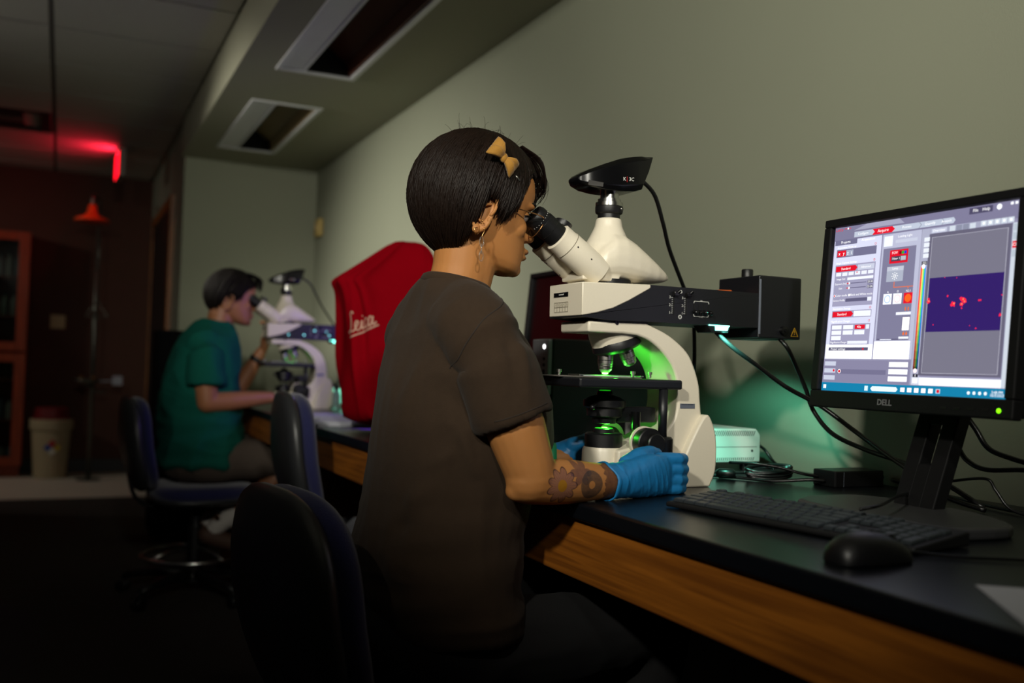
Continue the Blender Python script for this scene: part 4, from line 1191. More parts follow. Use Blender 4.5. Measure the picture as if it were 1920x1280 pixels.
# ================================================================== STOOLS
M_BLUE = mat('navy_fabric', '171a48', 0.95, var=0.2, vscale=150, bump=0.5, bscale=420, sheen=0.3)
M_SHELL = mat('chair_shell', '2e2f31', 0.36, var=0.1, vscale=60, bump=0.15, bscale=700)
def stool(loc, rotz, label, seat_z, back_z0, back_z1, base=True, back_w=.215):
    r = empty('lab_stool', loc, label, 'chair', rotz, 'drafting stools at the bench')
    n = 40
    def outline(grow, t):
        """rounded shield: t 0..1 around; returns y, z"""
        a = 2 * PI * t
        ca, sa = math.cos(a), math.sin(a)
        zc, hz = (back_z0 + back_z1) / 2, (back_z1 - back_z0) / 2
        z = zc + (hz + grow) * math.copysign(abs(sa) ** .62, sa)
        wf = 1.0 - .14 * max(0, sa) ** 1.5 - .10 * max(0, -sa) ** 2
        y = (back_w + grow) * wf * math.copysign(abs(ca) ** .62, ca)
        return y, z
    def backx(y, z):
        t = (z - back_z0) / (back_z1 - back_z0)
        return -.225 - .06 * t - .03 * math.sin(PI * t) + .55 * y * y
    def plate(dx0, dx1, g0, g1):
        rings = []
        for g, dx in ((g0 - .10, dx0), (g0 - .03, dx0), (g0 - .008, dx0 + (dx1 - dx0) * .1), (g0, dx0 + (dx1 - dx0) * .35), (g1, dx0 + (dx1 - dx0) * .65), (g1 - .008, dx0 + (dx1 - dx0) * .92), (g1 - .03, dx1), (g1 - .10, dx1)):
            ring = []
            for i in range(n):
                y, z = outline(g, i / n)
                ring.append(Vector((backx(y, z) + dx, y, z)))
            rings.append(ring)
        return MB().loft(rings)
    plate(-.034, .006, 0, 0).build('backrest_shell', M_SHELL, r, True)
    plate(.004, .050, -.004, -.006).build('backrest_cushion', M_BLUE, r, True)
    # seat
    def seatring(z, g):
        out = []
        for i in range(n):
            a = 2 * PI * i / n
            ca, sa = math.cos(a), math.sin(a)
            out.append(Vector((.015 + (.215 + g) * math.copysign(abs(ca) ** .7, ca), (.225 + g) * math.copysign(abs(sa) ** .7, sa) * (1 - .06 * ca), z)))
        return out
    MB().loft([seatring(seat_z - .012, -.1), seatring(seat_z - .010, -.012), seatring(seat_z - .002, 0), seatring(seat_z + .022, .004), seatring(seat_z + .040, -.012), seatring(seat_z + .047, -.05), seatring(seat_z + .046, -.16)]).build('seat_cushion', M_BLUE, r, True)
    MB().loft([seatring(seat_z - .035, -.1), seatring(seat_z - .034, -.03), seatring(seat_z - .022, -.004), seatring(seat_z - .008, 0), seatring(seat_z - .008, -.1)]).build('seat_shell', M_SHELL, r, True)
    MB().tube(spline([(-.02, 0, seat_z - .045), (-.18, 0, seat_z - .05), (-.255, 0, seat_z + .0), (-.285, 0, back_z0 + .10), (-.30, 0, (back_z0 + back_z1) / 2)], 6), .024, 10, flat=.35).build('back_bar', M_BLACKM, r, True)
    MB().box((-.1, -.075, seat_z - .065), (.09, .075, seat_z - .036)).build('tilt_mechanism', M_BLACKM, r, bevel=0.006)
    MB().cyl((.05, -.07, seat_z - .052), (.05, -.2, seat_z - .06), .005).ell((.05, -.205, seat_z - .06), (.012, .02, .008)).build('height_lever', M_BLACK, r, True)
    if base:
        MB().cyl((0, 0, .11), (0, 0, seat_z - .06), .020).build('gas_column', M_BLACKM, r, True)
        MB().cyl((0, 0, .08), (0, 0, .30), .030).build('column_sleeve', M_BLACK, r, 'auto')
        fr = MB().tube([(.215 * math.cos(a), .215 * math.sin(a), .175) for a in [2 * PI * i / 48 for i in range(49)]], .0095, 10, cap=False).build('foot_ring', M_CHROME, r, True)
        for k in range(4):
            a = k * PI / 2 + .4
            MB().tube([(.03 * math.cos(a), .03 * math.sin(a), .21), (.12 * math.cos(a), .12 * math.sin(a), .20), (.212 * math.cos(a), .212 * math.sin(a), .177)], .008, 8).build('ring_spoke', M_CHROME, fr, True)
        MB().lathe([(.0, .062), (.045, .062), (.048, .1), (.036, .118), (0, .12)], n=24).build('base_hub', M_BLACK, r, 'auto')
        for k in range(5):
            a = k * 2 * PI / 5 + 2.55
            d = Vector((math.cos(a), math.sin(a), 0))
            lg = MB().tube([d * .03 + Vector((0, 0, .09)), d * .15 + Vector((0, 0, .095)), d * .25 + Vector((0, 0, .084)), d * .31 + Vector((0, 0, .07))], [.026, .022, .018, .015], 10).build('base_leg', M_BLACK, r, True)
            p = Vector((-d.y, d.x, 0))
            c = d * .315 + Vector((0, 0, .0275))
            w_ = MB()
            for s in (-1, 1):
                w_.lathe([(0, -.008), (.022, -.008), (.027, -.005), (.027, .005), (.022, .008), (0, .008)], c + p * s * .014, p, 20)
            w_.cyl(c + Vector((0, 0, .012)), c + Vector((0, 0, .045)), .008, n=10)
            w_.build('caster', M_BLACK, lg, True)
    return r
stool((0.612, 1.600, 0), math.radians(8), 'black-backed stool with navy rim, nearest, behind the woman', .415, .45, .828, True, .212)
stool((0.930, 2.99, 0), math.radians(-3), 'empty stool with tall black back pushed to the bench, middle one', .46, .53, .932, True, .205)
stool((0.560, 4.36, 0), math.radians(4), 'navy stool with chrome foot ring under the person in green', .44, .46, .858, True, .215)

# ================================================================== FAR END OF THE ROOM
# exit sign
es = empty('exit_sign', (0.352, 7.80, CZ), 'glowing red sign hung from the ceiling, seen edge-on', 'sign', math.radians(1.8))
MB().box((-.022, -.16, -.225), (.022, .16, -.03)).build('housing', mat('sign_housing', '9a988e', 0.5), es, bevel=0.004)
MB().box((-.0255, -.15, -.218), (-.0222, .15, -.037)).build('lit_face', glow('exit_red', 'ff0a20', 3.2), es, bevel=0.001)
MB().box((-.03, -.08, -.03), (.03, .08, 0)).build('canopy', mat('sign_housing', '9a988e', 0.5), es, bevel=0.003)
al = area_light('exit_glow', (-.030, 0, -.075), (-1, 0, .08), .04, 3.2, (1.0, 0.02, 0.06), .26)
al.parent = es
# safety shower with eyewash
M_PIPE = mat('galvanised_pipe', '6f7068', 0.35, metal=0.8, var=0.1)
M_SHOW = mat('orange_shower_head', 'ff5a18', 0.5)
sh = empty('safety_shower', (0.245, 8.55, 0), 'safety shower with orange bell head and eyewash by the far wall', 'shower')
MB().cyl((0, 0, 0), (0, 0, 2.26), .017).build('riser_pipe', M_PIPE, sh, True)
MB().tube(spline([(0, 0, 2.25), (-.01, -.02, 2.28), (-.03, -.12, 2.285), (-.055, -.24, 2.28), (-.06, -.25, 2.2)], 5), .015, 12).build('shower_arm', M_PIPE, sh, True)
MB().lathe([(.012, 2.215), (.03, 2.20), (.038, 2.15), (.06, 2.12), (.125, 2.095), (.132, 2.075), (.125, 2.072), (.05, 2.10), (0, 2.12)], (-.06, -.25, 0), n=36).build('shower_head', M_SHOW, sh, True)
MB().lathe([(.09, 0), (.10, .008), (.02, .012), (0, .012)], (0, 0, 0)).build('floor_flange', M_PIPE, sh, 'auto')
MB().cyl((0.01, -.03, 2.2), (0.01, -.03, 1.45), .004).build('pull_rod', M_PIPE, sh, True)
MB().tube([(0.01, -.03, 1.46), (-.075, -.03, 1.33), (.095, -.03, 1.33), (.01, -.03, 1.46)], .006, 8).build('pull_handle', M_PIPE, sh, True)
MB().lathe([(.0, .775), (.02, .775), (.06, .785), (.10, .815), (.104, .822), (.098, .822), (.055, .795), (0, .79)], (-.04, -.14, 0), n=32).build('eyewash_bowl', M_PIPE, sh, True)
for s in (-1, 1):
    MB().lathe([(.008, .79), (.008, .83), (.018, .838), (.018, .845), (0, .848)], (-.04 + s * .045, -.14, 0), n=16).build('eyewash_nozzle', mat('nozzle_orange', '8a5a20', 0.5), sh, 'auto')
MB().tube([(0, 0, .76), (-.04, -.07, .77), (-.04, -.14, .78)], .012, 10).build('eyewash_arm', M_PIPE, sh, True)
MB().cyl((0, 0, .72), (.08, -.03, .72), .010).ell((.09, -.032, .72), (.016, .016, .016)).build('valve', M_PIPE, sh, True)
MB().box((.150, -.045, .775), (.225, -.038, .850)).cyl((0, 0, .8), (.16, -.04, .81), .006, n=8).build('push_flag', mat('flag_plate', 'a0a4b0', 0.4), sh, bevel=0.002)

# bucket with red lid
bk = empty('waste_bucket', (-0.04, 8.78, 0), 'white waste bucket with dark red lid by the far wall', 'bucket')
M_BUCK = mat('bucket_white', 'b0a080', 0.5, var=0.05)
MB().lathe([(0, 0), (.118, 0), (.124, .006), (.150, .40), (.164, .40), (.165, .475), (.158, .482), (.15, .48), (0, .47)], n=40).build('pail', M_BUCK, bk, 'auto')
MB().lathe([(.148, .478), (.150, .495), (.132, .500), (.126, .565), (.118, .572), (0, .574)], n=40).build('lid', mat('bucket_lid_red', '6e1216', 0.5), bk, 'auto')
for dx, dz, c in ((0, .033, 'b01820'), (-.033, 0, '1f45a0'), (.033, 0, 'c8a818'), (0, -.033, 'd8d4c8')):
    x, z = 0.01 + dx, .255 + dz
    y = -math.sqrt((.124 + .026 * z / .4) ** 2 - x * x) - .0015
    MB().prism([(x - .031, z), (x, z - .031), (x + .031, z), (x, z + .031)], y - .001, y + .001).build('hazard_diamond', mat('diamond_' + c, c, 0.6), bk)

# glazed cabinet
M_CAB = wood('cabinet_wood', 'a2431c', '7c3012', 2)
cbn = empty('glazed_cabinet', (-0.74, 8.85, 0), 'tall red-brown glazed cabinet of bottles at the far left', 'cabinet')
MB().box((-.485, -.06, .10), (-.465, .21, 2.0)).box((.465, -.06, .10), (.485, .21, 2.0)).box((-.485, .19, .10), (.485, .21, 2.0)).box((-.485, -.06, 1.98), (.485, .21, 2.0)).box((-.485, -.06, .10), (.485, .21, .12)).box((-.47, -.03, 0), (.47, .2, .1)).build('carcass', M_CAB, cbn, bevel=0.002)
for z in (.45, .78, 1.30, 1.62):
    MB().box((-.465, -.02, z), (.465, .19, z + .018)).build('shelf', M_CAB, cbn, bevel=0.002)
for s in (-1, 1):
    x0, x1 = (-.485, -.002) if s < 0 else (.002, .485)
    for z0, z1 in ((.10, 1.01), (1.03, 2.0)):
        dd = MB().box((x0, -.085, z0), (x0 + .08, -.062, z1)).box((x1 - .08, -.085, z0), (x1, -.062, z1)).box((x0 + .08, -.085, z0), (x1 - .08, -.062, z0 + .07)).box((x0 + .08, -.085, z1 - .07), (x1 - .08, -.062, z1)).build('door', M_CAB, cbn, bevel=0.002)
        MB().box((x0 + .075, -.077, z0 + .065), (x1 - .075, -.072, z1 - .065)).build('pane', glass('cabinet_glass', 'cfd6d2'), dd)
        MB().ell((x0 + .04 if s > 0 else x1 - .04, -.098, (z0 + z1) / 2), (.011, .012, .011)).build('knob', M_STEEL, dd, True)
bl = 0
cols = ['8a9a98', 'b9b4a8', '6d7f86', 'c8c4b8', '7d8f80', 'a9a29a', '94a0a8', '7a6a58']
names = ['topmost shelf', 'second shelf', 'middle shelf', 'fourth shelf', 'bottom shelf']
for si, z in enumerate((1.638, 1.318, .798, .468, .12)):
    for k in range(3):
        x = -.74 + .27 + k * .065 - (.02 if si % 2 else 0)
        hh = random.uniform(.13, .21)
        b_ = empty('storage_bottle', (x, 8.90, z), '', 'bottle', group='bottles in the glazed cabinet')
        b_['label'] = 'pale storage bottle in the glazed cabinet, %s, %s' % (names[si], ['left one', 'middle one', 'right one'][k])
        rr = .026
        MB().lathe([(0, 0), (rr, 0), (rr, hh * .7), (rr * .5, hh * .85), (rr * .5, hh), (0, hh)], n=18).build('bottle_body', mat('bottle_' + cols[bl % 8], cols[bl % 8], 0.3), b_, 'auto')
        MB().lathe([(rr * .6, hh * .92), (rr * .6, hh * 1.06), (0, hh * 1.07)], n=14).build('cap', M_BLACK, b_, 'auto')
        bl += 1

# black equipment cabinet beyond the end of the bench
M_DULL = mat('dull_black', '060607', 0.9, spec=0.1)
eb = empty('equipment_cabinet', (0.695, 5.72, 0), 'plain black equipment cabinet behind the person in green', 'cabinet')
MB().box((-.215, -.12, .05), (.215, .2, 1.172)).build('cabinet_body', M_DULL, eb, bevel=0.005)
MB().box((-.205, -.128, .07), (.205, -.12, 1.155)).build('door', M_DULL, eb, bevel=0.003)
MB().box((.15, -.14, .75), (.165, -.126, .9)).build('handle', M_STEEL, eb, bevel=0.003)
for x in (-.18, .18):
    for y in (-.09, .17):
        MB().cyl((x, y, 0), (x, y, .05), .018, n=12).build('foot', M_RUBBER, eb, 'auto')
# ================================================================== PEOPLE
def head_matrix(origin, tilt_deg, yaw_deg=0.0):
    return Matrix.Translation(origin) @ Matrix.Rotation(math.radians(yaw_deg), 4, 'Z') @ Matrix.Rotation(math.radians(tilt_deg), 4, 'Y')

def head_solid(mb, T, jaw=1.0):
    """skull and face as horizontal slices: z, front x, back x, half width"""
    S = [(.128, .012, -.028, .018), (.122, .040, -.062, .040), (.108, .066, -.090, .058), (.088, .082, -.106, .069), (.064, .089, -.113, .0745), (.042, .088, -.115, .0755),
         (.024, .084, -.113, .0745), (.006, .085, -.109, .072), (-.012, .088, -.101, .069), (-.028, .093, -.088, .065 * jaw), (-.044, .096, -.068, .060 * jaw), (-.058, .096, -.040, .055 * jaw),
         (-.070, .097, -.010, .049 * jaw), (-.081, .093, .018, .040 * jaw), (-.089, .080, .036, .024)]
    rings = []
    n = 40
    for z, xf, xb, w in S:
        cx = (xf + xb) / 2 - .012; ring = []
        for i in range(n):
            a = 2 * PI * i / n
            ca, sa = math.cos(a), math.sin(a)
            hx = (xf - cx) if ca > 0 else (cx - xb)
            ex = .82 if ca > 0 else 1.0
            ring.append(Vector((cx + hx * math.copysign(abs(ca) ** ex, ca), w * math.copysign(abs(sa) ** .92, sa), z)))
        rings.append(ring)
    q = MB().loft(rings)
    # nose
    q.loft([[Vector((x0, -w, z)), Vector((x1, -w * .35, z)), Vector((x1, w * .35, z)), Vector((x0, w, z))] for z, x0, x1, w in ((.040, .078, .0895, .009), (.025, .076, .0915, .009), (.012, .076, .099, .011), (.000, .078, .1085, .0135), (-.008, .08, .112, .015), (-.014, .08, .108, .014), (-.018, .08, .098, .011))])
    q.ell((.105, 0, -.006), (.0095, .0095, .0085))
    for s in (-1, 1):
        q.ell((.0955, s * .0125, -.0095), (.010, .0065, .0075))
        q.ell((.052, s * .044, -.006), (.024, .016, .022))            # cheek
        q.ell((.071, s * .030, .039), (.0135, .024, .008))            # brow
    q.ell((.0965, 0, -.0345), (.0105, .024, .0055)); q.ell((.0955, 0, -.0465), (.0105, .021, .0060)); q.ell((.088, 0, -.073), (.0145, .020, .0135))
    q.xf(T)
    mb.add(q.v, q.f)

def face_dents(me, T):
    Ti = T.inverted()
    for v in me.vertices:
        p = Ti @ v.co
        if p.x < 0.02:
            continue
        for s in (-1, 1):
            d = ((p.x - .080) / .020) ** 2 + ((p.y - s * .031) / .015) ** 2 + ((p.z - .020) / .011) ** 2
            p.x -= .0085 * math.exp(-d)
        d = ((p.x - .1) / .012) ** 2 + (p.y / .026) ** 2 + ((p.z + .0405) / .0022) ** 2
        p.x -= .0035 * math.exp(-d)
        v.co = T @ p

def ear_mesh(s, T):
    """ear: flat dish with rim, ridge, lobe and tragus; s is the side sign in y"""
    q = MB()
    c = Vector((-.022, s * .0745, -.014))
    R = Matrix.Rotation(math.radians(12), 3, 'Y') @ Matrix.Rotation(s * math.radians(24), 3, 'Z')
    P = lambda x, z, o=0.0: c + R @ Vector((x * 1.1, s * o, z * 1.1))
    q.loft([[P(a[0] * k, a[1] * k - .001, o) for a in [(.015 * math.cos(t) * (1 - .15 * math.sin(t)), .030 * math.sin(t)) for t in [2 * PI * i / 20 for i in range(20)]]] for k, o in ((1.0, -.002), (1.0, .004), (.8, .006), (.45, .001))])
    rim = [P(x, z, o) for x, z, o in ((.010, .002, .004), (.013, .014, .008), (.010, .026, .011), (.001, .0315, .012), (-.009, .027, .013), (-.0155, .014, .014), (-.0165, .0, .014), (-.014, -.013, .012), (-.008, -.022, .009), (-.002, -.028, .007))]
    q.tube(spline(rim, 4), .0031, 8)
    anti = [P(x, z, o) for x, z, o in ((.004, .019, .008), (-.004, .013, .010), (-.0085, .001, .010), (-.006, -.010, .009), (.0, -.014, .008))]
    q.tube(spline(anti, 4), .0022, 8)
    q.ell(P(-.001, -.027, .006), (.0075, .0042, .0085)); q.ell(P(.0115, -.005, .003), (.0036, .0034, .0058))
    q.xf(T)
    return q

def add_to(me, q):
    bm = bmesh.new(); bm.from_mesh(me)
    vs = [bm.verts.new(p) for p in q.v]
    for f in q.f:
        try:
            bm.faces.new([vs[i] for i in f])
        except ValueError:
            pass
    bm.to_mesh(me); bm.free()

def oval(c, ax, ay, hx, hy, n=36, e=.9):
    return [c + ax * (hx * math.copysign(abs(math.cos(a)) ** e, math.cos(a))) + ay * (hy * math.copysign(abs(math.sin(a)) ** e, math.sin(a))) for a in [2 * PI * i / n for i in range(n)]]
VX, VY, VZ = Vector((1, 0, 0)), Vector((0, 1, 0)), Vector((0, 0, 1))

def sleeve(mb, pts, rs, squash=1.0):
    """open-ended sleeve: outer skin, then turned in at the hem"""
    P = [Vector(p) for p in pts]
    rings = []
    for k, p in enumerate(P):
        t = (P[min(k + 1, len(P) - 1)] - P[max(k - 1, 0)]).normalized()
        x, y = frame_of(t)
        rings.append([p + x * (rs[k] * math.cos(a)) + y * (rs[k] * squash * math.sin(a)) for a in [2 * PI * i / 28 for i in range(28)]])
    t = (P[-1] - P[-2]).normalized(); x, y = frame_of(t); r = rs[-1]
    for off, rr in ((0, r - .006), (-.045, r - .008)):
        rings.append([P[-1] + t * off + x * (rr * math.cos(a)) + y * (rr * squash * math.sin(a)) for a in [2 * PI * i / 28 for i in range(28)]])
    mb.loft(rings)

def crease(me, fn):
    me.update()
    nr = [v.normal.copy() for v in me.vertices]
    for v, n in zip(me.vertices, nr):
        v.co += n * fn(v.co)

def ridge(p, sx, sy, sz, seed=0.0):
    return 1 - 2 * abs(noise.noise(Vector((p.x * sx + seed, p.y * sy, p.z * sz))))

def seg_d(p, a, b):
    ab = b - a
    t = max(0, min(1, (p - a).dot(ab) / ab.length_squared))
    return (p - a - ab * t).length, t

# ---------------------------------------------------------------- hair
def hair_mesh(T, C, A, hem, crown, n_locks, seed, width=.0065, lift=.004, wisps=0, jitter=.010, base=.955):
    """locks of hair combed from the crown over an ellipsoid down to a hem height that varies round the head"""
    rnd = random.Random(seed)
    q = MB()
    def surf(phi, z, k=1.0):
        s = max(-.999, min(.999, (z - C[2]) / (A[2] * k)))
        c = math.sqrt(1 - s * s)
        return Vector((C[0] + A[0] * k * c * math.cos(phi), C[1] + A[1] * k * c * math.sin(phi), z))
    # closed under-layer
    n, m = 96, 14
    outer, inner = [], []
    for j in range(m + 1):
        ro, ri = [], []
        for i in range(n):
            phi = 2 * PI * i / n
            h = hem(phi) + .006
            zt = C[2] + A[2] * .999 * base
            t = j / m
            al0 = math.asin(.999); al1 = math.asin(max(-.99, min(.99, (h - C[2]) / (A[2] * base))))
            al = al0 + (al1 - al0) * t
            z = C[2] + A[2] * base * math.sin(al)
            ro.append(surf(phi, z, base))
            cc = Vector(C)
            ri.append(cc + (surf(phi, z, base) - cc) * .84)
        outer.append(ro); inner.append(ri)
    q.loft(outer + inner[::-1], cap=True)
    for k in range(n_locks):
        phi = rnd.uniform(0, 2 * PI)
        layer = rnd.random()
        h = hem(phi) + rnd.uniform(-.5, 1.0) * jitter * (1 + 1.5 * layer)
        top = math.asin(.995) if layer < .55 else math.radians(rnd.uniform(25, 80))
        al1 = math.asin(max(-.985, min(.985, (h - C[2]) / A[2])))
        if top - al1 < .25:
            top = al1 + .25
        kk = base + .012 + (1 - base) * (.25 + .75 * rnd.random())
        sway = rnd.uniform(-.05, .05); freq = rnd.uniform(1, 2.5)
        pts, rs = [], []
        w = width * rnd.uniform(.6, 1.3)
        for j in range(11):
            t = j / 10
            al = top + (al1 - top) * t
            z = C[2] + A[2] * kk * math.sin(al)
            ph = phi + sway * math.sin(t * PI * freq) + crown * (1 - t) ** 2 * .35
            p = surf(ph, z, kk)
            if t > .8:
                inw = (Vector(C) - p); inw.z = 0
                p += inw * (t - .8) * .22
            pts.append(T @ p); rs.append(w * (1 - .8 * t ** 3) * (.55 + .45 * min(1, t * 5)))
        q.tube(pts, rs, 5, flat=.5)
    for k in range(wisps):
        phi = rnd.uniform(0, 2 * PI); z0 = C[2] + A[2] * rnd.uniform(.75, .99)
        p = surf(phi, z0, 1.0); d = (p - Vector(C)).normalized()
        side = Vector((rnd.uniform(-1, 1), rnd.uniform(-1, 1), rnd.uniform(-.1, .6))).normalized()
        L = rnd.uniform(.008, .022)
        pts = [T @ (p + d * L * .55 * math.sin(t * PI * .7) + side * L * t * 1.2) for t in (0, .25, .5, .75, 1)]
        q.tube(pts, [.00025, .00025, .0002, .00018, .0001], 4)
    # under-layer was built in head space
    nu = (2 * (m + 1)) * n
    q.v[:nu] = [tuple(T @ Vector(p)) for p in q.v[:nu]]
    return q

def hair_mat(name, hexc, rough):
    m = mat(name, hexc, rough, var=0.5, vscale=70, stretch=(1, 1, .1), spec=0.18, bump=0.5, bscale=500)
    return m

# ---------------------------------------------------------------- the woman
def skin_with_ink(name, hexc, O):
    """skin with tattoo: daisy, curled form and a dark band towards the glove (positions along the near forearm)"""
    m = mat(name, hexc, 0.55, var=0.10, vscale=18, bump=0.06, bscale=500, sss=0.12, spec=0.3)
    nt = m.node_tree
    N = nt.nodes.new; Lk = nt.links.new
    b = nt.nodes['Principled BSDF']
    base = b.inputs['Base Color'].links[0].from_socket
    tc = N('ShaderNodeTexCoord'); sep = N('ShaderNodeSeparateXYZ')
    Lk(tc.outputs['Object'], sep.inputs[0])
    def ma(op, a, bb=None, clamp=False):
        n = N('ShaderNodeMath'); n.operation = op; n.use_clamp = clamp
        for i, x in enumerate((a, bb)):
            if x is None: continue
            if isinstance(x, (int, float)): n.inputs[i].default_value = x
            else: Lk(x, n.inputs[i])
        return n.outputs[0]
    X, Y, Z = sep.outputs
    near = ma('LESS_THAN', Y, O['y'])
    def polar(cx, cz):
        dx = ma('SUBTRACT', X, cx); dz = ma('SUBTRACT', Z, cz)
        rr = ma('SQRT', ma('ADD', ma('MULTIPLY', dx, dx), ma('MULTIPLY', dz, dz)))
        th = ma('ARCTAN2', dz, dx)
        return rr, th, dx, dz
    nz = N('ShaderNodeTexNoise'); nz.inputs['Scale'].default_value = 130; nz.inputs['Detail'].default_value = 5
    Lk(tc.outputs['Object'], nz.inputs['Vector'])
    # daisy petals
    rr, th, dx, dz = polar(*O['flower'])
    pet = ma('ABSOLUTE', ma('COSINE', ma('MULTIPLY', th, 4.5)))
    edge = ma('ADD', ma('MULTIPLY', pet, .0095), .0195)
    flower = ma('MULTIPLY', ma('LESS_THAN', rr, edge), near)
    line = ma('MULTIPLY', ma('LESS_THAN', ma('ABSOLUTE', ma('SUBTRACT', rr, edge)), .0011), near)
    veins = ma('LESS_THAN', ma('ABSOLUTE', ma('SINE', ma('MULTIPLY', th, 14))), .22)
    core = ma('MULTIPLY', ma('LESS_THAN', ma('ADD', ma('MULTIPLY', ma('MULTIPLY', dx, dx), 1.35), ma('MULTIPLY', dz, dz)), .0088 ** 2 * 1.3), near)
    # curl
    r2, t2, dx2, dz2 = polar(*O['curl'])
    curl = ma('MULTIPLY', ma('MULTIPLY', ma('LESS_THAN', r2, .023), ma('GREATER_THAN', r2, .0065)), near)
    petals2 = ma('MULTIPLY', ma('LESS_THAN', polar(*O['leaf'])[0], ma('ADD', .012, ma('MULTIPLY', ma('ABSOLUTE', ma('COSINE', ma('MULTIPLY', polar(*O['leaf'])[1], 3))), .010))), near)
    band = ma('GREATER_THAN', ma('ADD', X, ma('MULTIPLY', nz.outputs['Fac'], .02)), O['band'])
    band = ma('MULTIPLY', band, near)
    def mixc(fac, a, col):
        mx = N('ShaderNodeMix'); mx.data_type = 'RGBA'
        Lk(fac, mx.inputs['Factor']); Lk(a, mx.inputs['A']); mx.inputs['B'].default_value = (*rgb(col), 1)
        return mx.outputs['Result']
    shade = ma('ADD', .45, ma('MULTIPLY', nz.outputs['Fac'], .45))
    c = mixc(ma('MULTIPLY', band, shade), base, '3a2226')
    c = mixc(ma('MULTIPLY', petals2, shade), c, '4a3038')
    c = mixc(ma('MULTIPLY', curl, ma('ADD', shade, .1)), c, '3a3230')
    c = mixc(ma('MULTIPLY', flower, ma('ADD', .5, ma('MULTIPLY', veins, .3))), c, '53384a')
    c = mixc(ma('MULTIPLY', line, .8), c, '2a1a1e')
    c = mixc(core, c, '9a6a18')
    Lk(c, b.inputs['Base Color'])
    return m

